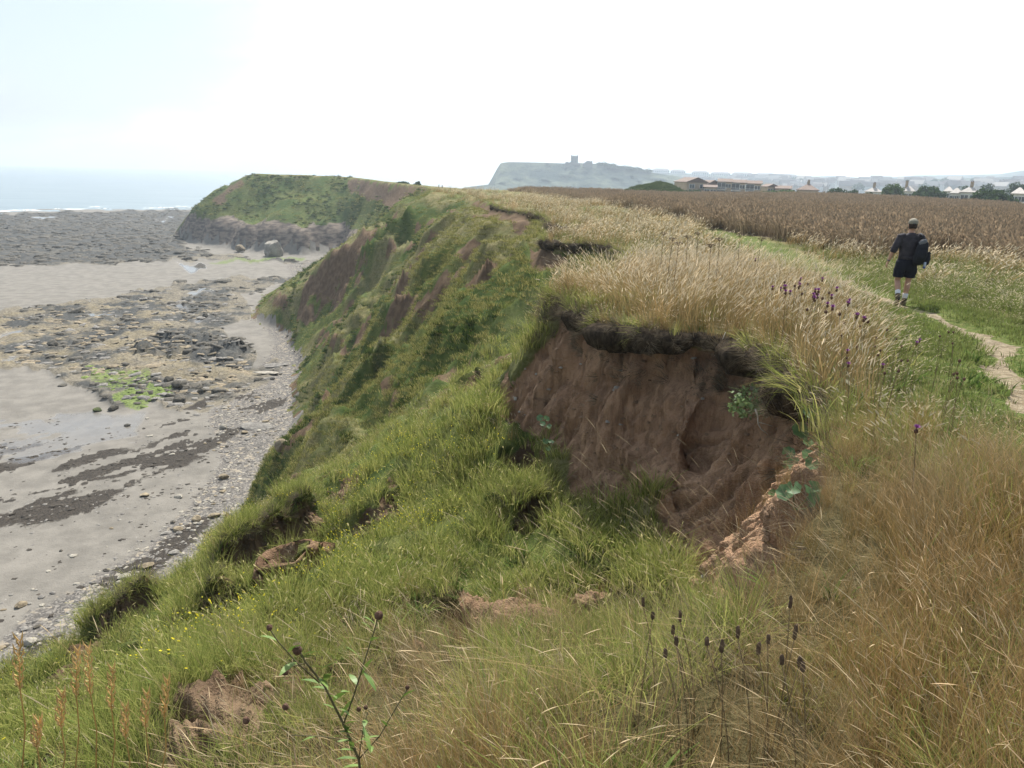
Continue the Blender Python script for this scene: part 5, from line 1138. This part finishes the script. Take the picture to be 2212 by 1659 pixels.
def shorts(bm):
    tube_into(bm, chain([(0,0,.74),(0,0,.84),(0,0,.93),(0,0,1.0)], [(.13,.12),(.19,.15),(.195,.148),(.185,.14)]), 16)
    for hip, kn in ((LHIP,LKN),(RHIP,RKN)):
        h, k_ = Vector(hip), Vector(kn); sx = -1 if h.x < 0 else 1
        tube_into(bm, chain([h+Vector((sx*.005,0,0)), h.lerp(k_, .4)+Vector((sx*.012,0,0)), h.lerp(k_, .80)+Vector((sx*.010,-.01,0))], [(.105,.125),(.108,.118),(.105,.108)]), 14)
        ball_into(bm, h.lerp(k_, .45)+Vector((sx*.10,-.02,0)), .03, .06, .09)       # side pocket
solid('shorts', shorts, .011, C_SHORT, person, 3)
for kn, an, up in ((LKN,LAN,1),(RKN,RAN,0)):
    k_, a = Vector(kn), Vector(an)
    def sock(bm, k_=k_, a=a): tube_into(bm, chain([k_.lerp(a, .62)+Vector((0,-.012,0)), k_.lerp(a, .72)+Vector((0,-.012,0)), k_.lerp(a, .85), a], [.056,.055,.050,.048]), 12)
    solid('sock', sock, .008, C_SOCK, person, 2)
    def boot(bm, a=a, k_=k_, up=up):
        dn = (a-k_).normalized()
        if up: toe = Vector((-.12,-.135,.035)); heel = a + Vector((0,-.055,-.02)); ball = Vector((-.12,-.165,.075))
        else: toe = a + Vector((.02,.20,-.055)); heel = a + Vector((0,-.05,-.05)); ball = a + Vector((.012,.11,-.05))
        tube_into(bm, chain([a-dn*.06, a, a+dn*.05], [.056,.054,.05]), 12)
        tube_into(bm, chain([heel, a.lerp(ball, .35)+dn*.04, ball, toe], [(.040,.045),(.046,.048),(.050,.040),(.036,.028)]), 12)
    solid('boot', boot, .009, C_BOOT, person, 2)
    def sole(bm, a=a, up=up):
        if up:
            pts = [a+Vector((0,-.095,-.035)), Vector((-.12,-.215,.105)), Vector((-.12,-.185,.045)), Vector((-.12,-.135,.008))]
            tube_into(bm, chain(pts, [(.038,.014),(.036,.013),(.050,.014),(.032,.012)]), 10)
        else:
            pts = [a+Vector((0,-.085,-.092)), a+Vector((.005,.02,-.092)), a+Vector((.013,.12,-.092)), a+Vector((.02,.235,-.085))]
            tube_into(bm, chain(pts, [(.036,.010),(.042,.010),(.052,.010),(.030,.010)]), 10)
    solid('boot_sole', sole, .006, C_SOLE, person, 1)
def hair(bm): tube_into(bm, chain([(0,-.02,1.60),(0,-.012,1.64),(0,0,1.70),(0,.005,1.74)], [(.066,.075),(.080,.092),(.084,.100),(.080,.09)]), 14)
solid('hair', hair, .008, C_HAIR, person, 2)
def cap(bm):
    tube_into(bm, chain([(0,.012,1.700),(0,.012,1.73),(0,.012,1.77),(0,.012,1.80),(0,.012,1.815)], [(.090,.112),(.091,.113),(.083,.103),(.056,.07),(.02,.026)]), 16)
    tube_into(bm, chain([(0,.10,1.715),(0,.15,1.712),(0,.195,1.70)], [(.075,.008),(.070,.008),(.045,.007)]), 10)
    ball_into(bm, (0,.012,1.817), .010, .010, .006, 1)
cp = solid('cap', cap, .007, C_CAP, person, 2)
bm = bmesh.new(); box(bm, -.03, .03, -.106, -.100, 1.705, 1.72); bmo('cap_strap', bm, C_GREY, cp)
for sx in (-1, 1):
    bm = bmesh.new(); ball_into(bm, (sx*.030,.112,1.685), .010, .006, .006, 1); bmo('eye', bm, C_EYE, person)
w_, e = Vector(LWR), Vector(LEL); bm = bmesh.new(); dr = (w_-e).normalized(); tube_into(bm, chain([w_-dr*.035, w_-dr*.012], [.033,.032]), 12); bmo('wristwatch', bm, C_GREY, person, True)
# rucksack slung on the right shoulder (carried, so a thing of its own) and the camera held at the hip
bag = empty('rucksack', fp, math.radians(-12)); bag.scale = (S, S, S); tag(bag, 'black rucksack with a grey top slung over the walker right shoulder', 'rucksack')
def sack(bm):
    tube_into(bm, chain([(.145,-.19,.90),(.15,-.215,.96),(.17,-.235,1.10),(.185,-.235,1.24),(.195,-.215,1.34),(.20,-.19,1.40)], [(.085,.06),(.115,.085),(.125,.098),(.115,.09),(.095,.07),(.05,.04)]), 14)
solid('pack', sack, .010, C_BAG, bag, 3)
def flap(bm): tube_into(bm, chain([(.105,-.262,1.315),(.15,-.283,1.345),(.20,-.285,1.375),(.235,-.262,1.395)], [(.014,.040),(.016,.046),(.016,.046),(.012,.036)], (0,1,0)), 10)
solid('top_flap', flap, .007, C_GREY, bag, 2)
def pocket(bm): tube_into(bm, chain([(.15,-.30,.98),(.165,-.325,1.05),(.175,-.325,1.14),(.18,-.31,1.20)], [(.07,.025),(.088,.032),(.088,.030),(.07,.022)]), 12)
solid('pocket', pocket, .008, C_BAG, bag, 2)
bm = bmesh.new(); tube_into(bm, chain([(.20,-.20,1.36),(.185,-.11,1.49),(.17,-.02,1.515),(.19,.09,1.46),(.235,.14,1.30),(.26,.08,1.12),(.24,-.10,1.0),(.20,-.19,.95)], [(.026,.008)]*8), 8); bmo('strap', bm, C_BAG, bag, True)
kam = empty('camera_bag', fp, math.radians(-12)); kam.scale = (S, S, S); tag(kam, 'small black camera bag hanging at the walker right hip', 'camera bag')
def kb(bm):
    tube_into(bm, chain([(.315,-.10,.885),(.32,-.11,.92),(.335,-.11,1.02),(.345,-.10,1.10)], [(.055,.055),(.075,.07),(.075,.07),(.06,.055)]), 10)
solid('case', kb, .008, C_BAG, kam, 2)
def kl(bm): tube_into(bm, chain([(.355,-.115,1.10),(.365,-.12,1.13),(.385,-.125,1.14)], [(.035,.03),(.038,.032),(.03,.025)]), 10)
solid('lid', kl, .007, C_BAG, kam, 1)
bm = bmesh.new(); tube_into(bm, chain([(.345,-.06,1.10),(.30,0,1.2),(.20,.02,1.44),(.10,-.03,1.50)], [(.012,.005)]*4), 6); bmo('strap', bm, C_BAG, kam, True)
bot = empty('water_bottle', fp, math.radians(-12)); bot.scale = (S, S, S); tag(bot, 'small blue and white bottle held under the camera bag', 'bottle')
bm = bmesh.new(); tube_into(bm, chain([(.30,-.16,.86),(.30,-.165,.90),(.298,-.165,.945)], [.026,.028,.026]), 12); bmo('label_band', bm, C_BOTTLE, bot, True)
bm = bmesh.new(); tube_into(bm, chain([(.302,-.158,.815),(.30,-.16,.859)], [.024,.026]), 12); bmo('base', bm, simple('blue_plastic', (.05,.10,.35), .3), bot, True)

# weathered posts on the skyline of the cliff top
C_POST = simple('weathered_post', (.10,.085,.07), .9, .3, 6)
def post(px, py, r, h, label):
    p = Pr(px, py, r); g = zat(p.x, p.y); t = empty('post', (p.x, p.y, g), .4); tag(t, label, 'post')
    bm = bmesh.new(); tube_into(bm, chain([(0,0,-.2),(0,0,h*.5),(.02,0,h)], [.09,.08,.07]), 7); bmo('shaft', bm, C_POST, t)
    bm = bmesh.new(); tube_into(bm, chain([(.02,0,h+.001),(.02,0,h+.04),(.02,0,h+.07)], [.10,.10,.04]), 7); bmo('top', bm, C_POST, t)
post(731, 377, 285, 1.0, 'lone dark post standing on top of the green headland')
post(948, 407, 136, .62, 'left one of two short posts on the cliff top skyline')
post(955, 408, 136, .55, 'right one of two short posts on the cliff top skyline')

# ------------------------------------------------------------------ single plants
P_STEM = simple('green_stem', (.09,.12,.035), .8, .2, 10); P_DRYST = simple('dry_stem', (.16,.115,.06), .9, .2, 10); P_HEAD = simple('brown_seed_head', (.10,.068,.044), .95, .35, 60)
P_PURPLE = simple('purple_petals', (.30,.085,.31), .7, .3, 60); P_BUD = simple('brown_bud', (.10,.055,.035), .9, .4, 80); P_PALE = simple('pale_bristle', (.45,.36,.25), .9, .2, 60)
P_OAT = simple('ochre_grass', (.42,.25,.075), .8, .25, 15); P_OATH = simple('ochre_head', (.55,.36,.14), .8, .25, 40); P_TWIG = simple('bleached_wood', (.48,.44,.38), .9, .2, 12)
def two_sided(name, a, b, rough=.5):
    m, n = new_mat(name); pos = n('ShaderNodeTexCoord').outputs['Object']; f = n.noise(pos, 14, 4); c = n.mix(n.ramp(f, .3, .7), a, b)
    p_ = n('ShaderNodeBsdfPrincipled', {'Base Color': c, 'Roughness': rough, 'Specular IOR Level': .4}); t = n('ShaderNodeBsdfTranslucent', {'Color': c}); n('ShaderNodeOutputMaterial', {'Surface': n('ShaderNodeMixShader', {0: .25, 1: p_.outputs[0], 2: t.outputs[0]}).outputs[0]}); return m
P_LEAFB = two_sided('coltsfoot_leaf', (.075,.15,.058), (.15,.25,.10), .5); P_LEAFG = two_sided('weed_leaf', (.09,.16,.03), (.17,.25,.05), .5); P_LEAFP = two_sided('bramble_leaf', (.13,.20,.07), (.28,.36,.16), .4)
def stem_bm(pts, r0, r1, seg=6):
    bm = bmesh.new(); k = len(pts); tube_into(bm, chain(pts, [r0+(r1-r0)*a/(k-1) for a in range(k)]), seg); return bm
def bend(h, dx, dy, k=5): return [Vector((dx*(a/k)**2, dy*(a/k)**2, h*a/k)) for a in range(k+1)]
def head_at(px, py, r, h):
    """ground point so that a stalk of height h has its top where the photograph shows it"""
    p = Pr(px, py, r); return p
def stand(px, py, h, r0=1.2):
    """where a stalk of height h must stand for its top to appear at this pixel"""
    d = ray(px, py); k = math.hypot(d.x, d.y); r = r0
    while r < 60:
        p = Vector((0, 0, EYE)) + d*(r/k)
        if p.z - zat(p.x, p.y) < h: break
        r *= 1.006
    return p
# ribwort heads in the foreground
ORD = ('first','second','third','fourth','fifth','sixth','seventh','eighth','ninth','tenth','eleventh','twelfth','thirteenth','fourteenth','fifteenth','sixteenth')
def rank(L, k): return ORD[sorted(range(len(L)), key=lambda q: L[q][0]).index(k)]
plant_src = None
RIB = ((1708,1300,3.0,.085),(1718,1365,3.0,.085),(1690,1425,2.9,.065),(1727,1428,2.9,.06),(1560,1395,2.9,.07),(1595,1365,2.95,.06),(1528,1385,3.0,.05),(1470,1330,3.1,.06),(1455,1360,3.1,.06),(1462,1385,3.05,.07),(1390,1300,3.3,.055),(1410,1330,3.3,.05),(1640,1400,2.95,.07),(1660,1380,3.0,.06),(1438,1410,3.0,.06),(1735,1440,2.8,.05))
for k, (px, py, r, hl) in enumerate(RIB):
    tp = stand(px, py, .52); hl = hl*tp.to_2d().length/3.0*rng.uniform(.7, 1.05); lx, ly = rng.uniform(-.10, .04), rng.uniform(-.05, .05); bx, by = tp.x-lx, tp.y-ly; g = zat(bx, by); h = max(.25, tp.z-g-hl*.5)
    t = empty('plantain', (bx, by, tp.z-hl*.5-h)); tag(t, 'dark ribwort seed head on a stalk, %s from the left in the foreground grass' % rank(RIB, k), 'plant', 'ribwort plantains in the foreground')
    bmo('stem', stem_bm(bend(h, lx, ly), .0022, .0016), P_DRYST, t, True)
    bm = bmesh.new(); R_ = .0062; dv_ = Vector((lx*.4, ly*.4, h)).normalized(); tipp = Vector((lx, ly, h)); rings = [(tipp+dv_*hl*s, R_*w_) for s, w_ in ((0,.5),(.08,.9),(.3,1.0),(.6,.97),(.85,.8),(1,.35))]; tube_into(bm, [(c, r_, r_) for c, r_ in rings], 10)
    for v in bm.verts: v.co += Vector(rng.normal(0, .0009, 3))
    bmo('seed_head', bm, P_HEAD, t)
# knapweeds: purple flower or dark seed head on a wiry stem
fl_me = {}
bm = bmesh.new(); ball_into(bm, (0,0,0), .011, .011, .014, 1); me = bpy.data.meshes.new('knap_bud'); bm.to_mesh(me); bm.free(); me.materials.append(P_BUD); bud_me = me
V, F_ = [], []
for a in range(26):
    t = a*2.4; el = .35+.9*((a*7) % 26)/26; dx, dy, dz = math.cos(t)*math.cos(el), math.sin(t)*math.cos(el), math.sin(el); b0 = len(V); s = .021; nx, ny = -math.sin(t)*.0035, math.cos(t)*.0035
    V += [(0,0,.008), (dx*s*.6+nx, dy*s*.6+ny, dz*s*.6+.01), (dx*s, dy*s, dz*s+.011), (dx*s*.6-nx, dy*s*.6-ny, dz*s*.6+.01)]; F_.append((b0, b0+1, b0+2, b0+3))
pet_me = mesh_np('knap_petals', V, F_); pet_me.materials.append(P_PURPLE)
stem_me = bpy.data.meshes.new('knap_stem'); b_ = stem_bm(bend(1.0, .05, .03), .0035, .0022); b_.to_mesh(stem_me); b_.free(); stem_me.materials.append(P_DRYST)
def knap(px, py, r, purple, label, group, s=1.0):
    tp = stand(px, py, rng.uniform(.75, .95) if group and 'pale grass' in group else rng.uniform(.55, .75), 3.0); g = zat(tp.x, tp.y); h = max(.2, tp.z-g); t = empty('knapweed', (tp.x, tp.y, tp.z-h), rng.uniform(0, 6)); tag(t, label, 'plant', group)
    st_ = link('stem', stem_me, None, t); st_.scale = (1, 1, h)
    bd_ = link('bud', bud_me, None, t, (.05, .03, h)); bd_.scale = (s, s, s)
    if purple: q = link('petals', pet_me, None, bd_); q.location = (0, 0, .004)
for k in range(44):
    px = rng.normal(1760, 58); py = np.interp(px, [1640,1745,1850], [590,632,678]) + rng.normal(0, 16); rr_ = np.interp(py, [570,720], [13.2,10.2]); pu = k < 27
    knap(px, py, rr_, pu, 'purple knapweed flower in the cluster between pale grass and the path' if pu else 'dark faded knapweed head in the cluster beside the path', 'purple knapweed cluster by the pale grass' if pu else 'faded knapweed cluster by the pale grass', 1.9)
for (px, py, r, pu, lb) in ((1847,793,6.2,1,'purple knapweed nearest the big pale leaves'),(1898,790,6.4,1,'lone purple knapweed above the rusty grass, left of the pair'),(1968,742,7.4,1,'left bloom of the purple pair by the path bend'),(1985,740,7.4,1,'right bloom of the purple pair by the path bend'),(1996,938,4.4,1,'large single purple knapweed low in the right grass'),(1820,762,6.8,1,'small purple knapweed above the pale leaves')): knap(px, py, r, pu, lb, None, 1.3)
for k in range(26):
    px, py = rng.uniform(1790, 2080), 0; py = np.interp(px, [1790,2080], [735,790]) + rng.normal(0, 38); knap(px, py, np.interp(py, [680,860], [8.4,5.0]), False, 'dark knapweed seed head in the grass between path and cliff', 'dark knapweed seed heads by the path', 1.25)
# dead hogweed stalks in the pale grass
HOG = ((1432,508,16.5),(1448,520,16),(1540,498,16.5),(1556,520,15.5),(1538,535,15),(1487,515,16.5),(1462,530,15.5),(1600,512,16.2),(1510,508,17),(1640,520,16))
for k, (px, py, r) in enumerate(HOG):
    tp = stand(px, py, 1.38, 8.0); g = zat(tp.x, tp.y); h = tp.z-g; t = empty('hogweed', (tp.x, tp.y, g), rng.uniform(0, 6)); tag(t, 'dead hogweed stalk, %s from the left above the pale seeded grass' % rank(HOG, k), 'plant', 'dead hogweed stalks on the promontory')
    bmo('stem', stem_bm(bend(h, .04, .02), .008, .005), P_DRYST, t, True); bm = bmesh.new()
    for a in range(12):
        an = a*2.4; q = .10*math.sqrt((a+.5)/12); tip = Vector((.04+q*math.cos(an), .02+q*math.sin(an), h+.07-.3*q)); tube_into(bm, chain([Vector((.04,.02,h-.01)), tip], [.003,.002]), 4); ball_into(bm, tip, .017, .017, .008, 1)
    bmo('umbel', bm, P_HEAD, t)
# big round coltsfoot leaves on the broken edge
def leaf_disc(name, size, mat, parent, loc, tilt, notch=.55, seed=0):
    V, F_ = [(0,0,0)], []; k = 22; r_ = random.Random(seed)
    for ring, q in ((1,.55),(2,1.0)):
        for a in range(k+1):
            t = notch/2 + (2*PI-notch)*a/k; rad = size*q*(1+.07*math.sin(t*7+seed)*(q > .9) + .03*r_.random()); V.append((rad*math.cos(t), rad*math.sin(t), size*(.16*q*q + .06*math.sin(t*3+seed)*q)))
    n1 = k+1
    for a in range(k): F_ += [(0, 1+a, 2+a, 2+a)]
    V2 = V; tri = [(0, 1+a, 2+a) for a in range(k)] ; qd = [(1+a, 1+n1+a, 2+n1+a, 2+a) for a in range(k)]
    me = bpy.data.meshes.new(name); me.from_pydata(V2, [], tri+qd); me.materials.append(mat); me.polygons.foreach_set('use_smooth', np.ones(len(me.polygons), bool))
    o_ = link(name, me, None, parent, loc); o_.rotation_euler = tilt; return o_
def coltsfoot(anchor, leaves, label, r0=3):
    base = hit(*anchor, r0); t = empty('coltsfoot', base); tag(t, label, 'plant')
    for k, (px, py, sz) in enumerate(leaves):
        p = hit(px, py, r0); d = (Vector((0,0,EYE))-p).normalized(); p = p + d*.24 + Vector((0,0,.03)); s = sz/FPX*(p-Vector((0,0,EYE))).length*.62
        el = Vector((rng.normal(0,.35), -.45+rng.normal(0,.25), 1)).normalized() + d*.55; q = el.to_track_quat('Z', 'Y').to_euler(); q.rotate_axis('Z', rng.uniform(0, 6))
        lf = leaf_disc('leaf', s, P_LEAFB, t, p-base, q, seed=k+int(px)); nrm = el.normalized()
        bm = bmesh.new(); tube_into(bm, chain([Vector((0,0,-.05)), (p-base)*.55-Vector((0,0,.06)), p-base-nrm*.004], [.006,.005,.004]), 5); bmo('stalk', bm, P_STEM, t, True)
coltsfoot((1760,935), ((1754,905,30),(1728,938,28),(1745,962,18)), 'topmost coltsfoot with two large leaves at the cliff edge')
coltsfoot((1735,1010), ((1702,990,20),(1745,992,24),(1716,1012,26),(1700,1010,16),(1752,1010,22)), 'coltsfoot with a cluster of five leaves midway down the edge')
coltsfoot((1720,1090), ((1672,1078,22),(1695,1072,28),(1712,1068,24),(1755,1065,26),(1762,1092,28)), 'lowest coltsfoot with broad leaves above the rusty grass')
coltsfoot((1815,815), ((1790,795,18),(1812,805,24),(1830,800,18),(1798,816,18),(1825,822,22)), 'pale leaved coltsfoot in grass right of the cliff edge')
coltsfoot((1172,925), ((1166,910,12),(1180,908,12),(1172,922,11),(1186,930,9)), 'small coltsfoot at the left foot of the bare face',8)
coltsfoot((1183,975), ((1178,965,11),(1190,968,10),(1184,978,9)), 'tiny coltsfoot below the other one at the face foot',8)
# bramble on the face ledge with a bleached branch under it
base = hit(1628, 872, 4); t = empty('bramble', base); tag(t, 'leafy pale green bramble growing on a ledge of the bare face', 'plant')
bm = bmesh.new()
for a in range(16):
    an = rng.uniform(0, 6.28); q = rng.uniform(.25, .6); tube_into(bm, chain([Vector((0,0,-.05)), Vector((q*.4*math.cos(an), q*.4*math.sin(an)-.1, rng.uniform(.12,.28))), Vector((q*math.cos(an), q*math.sin(an)-.15, rng.uniform(-.08,.34)))], [.006,.005,.003]), 5)
bmo('stem', bm, P_STEM, t, True)
lm = leaves_mesh('foliage', [(0,-.15,.12,.42,.34,.20),(.15,-.2,.2,.24,.24,.14),(-.2,-.25,0,.24,.2,.16)], 190, .038, P_LEAFP); link('foliage', lm, None, t)
base = hit(1632, 905, 4); t = empty('dead_branch', base+Vector((0,-.12,.02))); tag(t, 'bleached forked branch lying on the bare earth below the bramble', 'branch')
bmo('limb', stem_bm([Vector((-.06,0,.14)),Vector((-.02,0,.05)),Vector((.0,-.02,-.08)),Vector((.05,-.02,-.16)),Vector((.16,-.03,-.24))], .016, .006), P_TWIG, t, True)
bmo('twig', stem_bm([Vector((.01,-.02,-.06)),Vector((.10,-.02,-.08)),Vector((.22,0,-.12))], .007, .004), P_TWIG, t, True)
base = hit(1548, 770, 6); t = empty('dead_stalk', base+Vector((0,-.1,0))); tag(t, 'thin pale stalk hanging from the turf edge over the bare face', 'stalk'); bmo('stem', stem_bm([Vector((.08,0,.22)),Vector((.03,-.03,.08)),Vector((-.09,-.05,-.2))], .006, .004), P_TWIG, t, True)
# knapweed plant close to the lens, bottom centre-left
D0 = 1.75
def fp_(px, py, r=D0): return Pr(px, py, r)
base = fp_(790, 1665, 1.72); base.z -= .25; t = empty('knapweed', base); tag(t, 'tall branching knapweed with brown buds and green leaves, nearest plant to the viewer', 'plant')
def br(pts, r0, r1, nm='stem'): return bmo(nm, stem_bm([Vector(p)-base for p in pts], r0, r1, 8), P_BUDST, t, True)
P_BUDST = simple('reddish_stem', (.11,.095,.045), .8, .3, 20)
main = [base, fp_(775,1640), fp_(740,1560), fp_(700,1480), fp_(660,1430), fp_(645,1402)]; br(main, .0042, .0024)
br([fp_(742,1565), fp_(765,1500), fp_(790,1420), fp_(818,1332)], .0024, .0016); br([fp_(775,1640), fp_(820,1590), fp_(855,1530), fp_(880,1488)], .002, .0014)
br([fp_(690,1475), fp_(640,1430), fp_(600,1385), fp_(582,1358)], .002, .0014); br([fp_(660,1432), fp_(630,1440), fp_(618,1452)], .0016, .0012); br([fp_(755,1600), fp_(690,1590), fp_(630,1588)], .0018, .0012); br([fp_(775,1640), fp_(785,1570), fp_(795,1538)], .0016, .0012)
for k, (px, py, s, op) in enumerate(((818,1329,.0115,0),(642,1404,.0125,1),(616,1452,.009,0),(582,1356,.008,0),(617,1527,.009,0),(532,1556,.009,0),(880,1485,.006,0),(775,1532,.0065,0),(790,1528,.006,0))):
    bm = bmesh.new(); c = fp_(px, py)-base; ball_into(bm, c, s, s, s*1.15, 2)
    for v in bm.verts: v.co += (v.co-c)*float(rng.normal(0, .05))
    bd_ = bmo('bud', bm, P_BUD, t)
    if op:
        bm = bmesh.new()
        for a in range(22):
            an = a*2.4; e_ = Vector((math.cos(an)*.5, math.sin(an)*.5, 1)).normalized(); tube_into(bm, chain([c+e_*s*.8, c+e_*s*1.7], [.0012,.0005]), 4)
        bmo('bristles', bm, P_PALE, bd_)
rs = random.Random(3)
def lance(p, d, ln, wd):
    d = Vector(d).normalized(); sd = d.cross(Vector((0,.6,1))).normalized(); V = []; k = 5
    for a in range(k+1):
        q = a/k; w_ = wd*math.sin(PI*min(1, q*.92+.06)); c = p + d*ln*q + Vector((0,0,-.25*ln*q*q)); V += [c-sd*w_/2, c+sd*w_/2 + Vector((0,0,w_*.25))]
    me = bpy.data.meshes.new('leaf'); me.from_pydata([tuple(v) for v in V], [], [(2*a, 2*a+1, 2*a+3, 2*a+2) for a in range(k)]); me.materials.append(P_LEAFG); return link('leaf', me, None, t)
for (px, py) in ((775,1640),(760,1600),(745,1565),(735,1540),(715,1505),(700,1480),(680,1455),(668,1440),(655,1420),(765,1500),(775,1465),(785,1430),(800,1385),(812,1350),(640,1430),(820,1590),(840,1550),(690,1590),(785,1570),(650,1415),(720,1515),(750,1580),(830,1570),(800,1610),(700,1470),(785,1450),(770,1625),(765,1585),(730,1530),(710,1490),(690,1465),(772,1480),(795,1400),(808,1365),(620,1410),(600,1385),(835,1570),(865,1510),(720,1592),(790,1555),(748,1575),(735,1550),(782,1655),(760,1620)):
    lance(fp_(px, py)-base, (rs.uniform(-1, 1), rs.uniform(-.6, .3), rs.uniform(-.1, .8)), rs.uniform(.045, .08), rs.uniform(.014, .021))
# ochre oat grasses, bottom left, close to the lens
for k, (x0, y0, x1, y1, r, lb) in enumerate(((205,1660,190,1400,1.35,'second ochre grass stem from the left, with a bent head'),(230,1660,243,1445,1.35,'ochre grass stem with the fullest drooping head'),(300,1660,318,1500,1.3,'short ochre grass stem near the middle of the left clump'),(330,1660,362,1470,1.32,'tall leaning ochre grass stem right in the left clump'),(120,1660,135,1500,1.25,'blurry ochre grass stem left of the fullest head'),(40,1660,42,1385,1.25,'leftmost pale ochre grass stem'),(265,1660,272,1530,1.3,'thin short ochre grass stem'),(60,1660,85,1560,1.2,'short leaning ochre grass at the far left corner'),(150,1660,168,1405,1.4,'ochre grass stem with a head touching the bent one'))):
    a, b = Pr(x0, y0+120, r), Pr(x1, y1, r); t = empty('oat_grass', a); tag(t, lb, 'grass stem'); h = b-a; md = h*.55 + Vector((.01, 0, 0))
    bmo('stem', stem_bm([Vector((0,0,0)), md, h*.78, h*.9], .0014, .0009, 6), P_OAT, t, True)
    bm = bmesh.new()
    for q in range(26):
        s = .74+.27*q/26; c = h*s + Vector((0,0,0)); an = q*2.4; e_ = Vector((math.cos(an)*.4, math.sin(an)*.4, 1)).normalized(); wv_ = .0045*(1-abs(q/26-.4)); tube_into(bm, chain([c, c+e_*.009+Vector((math.cos(an)*wv_,math.sin(an)*wv_,0)), c+e_*.019], [.0006,.0016,.0003]), 5)
    bmo('seed_head', bm, P_OATH, t)
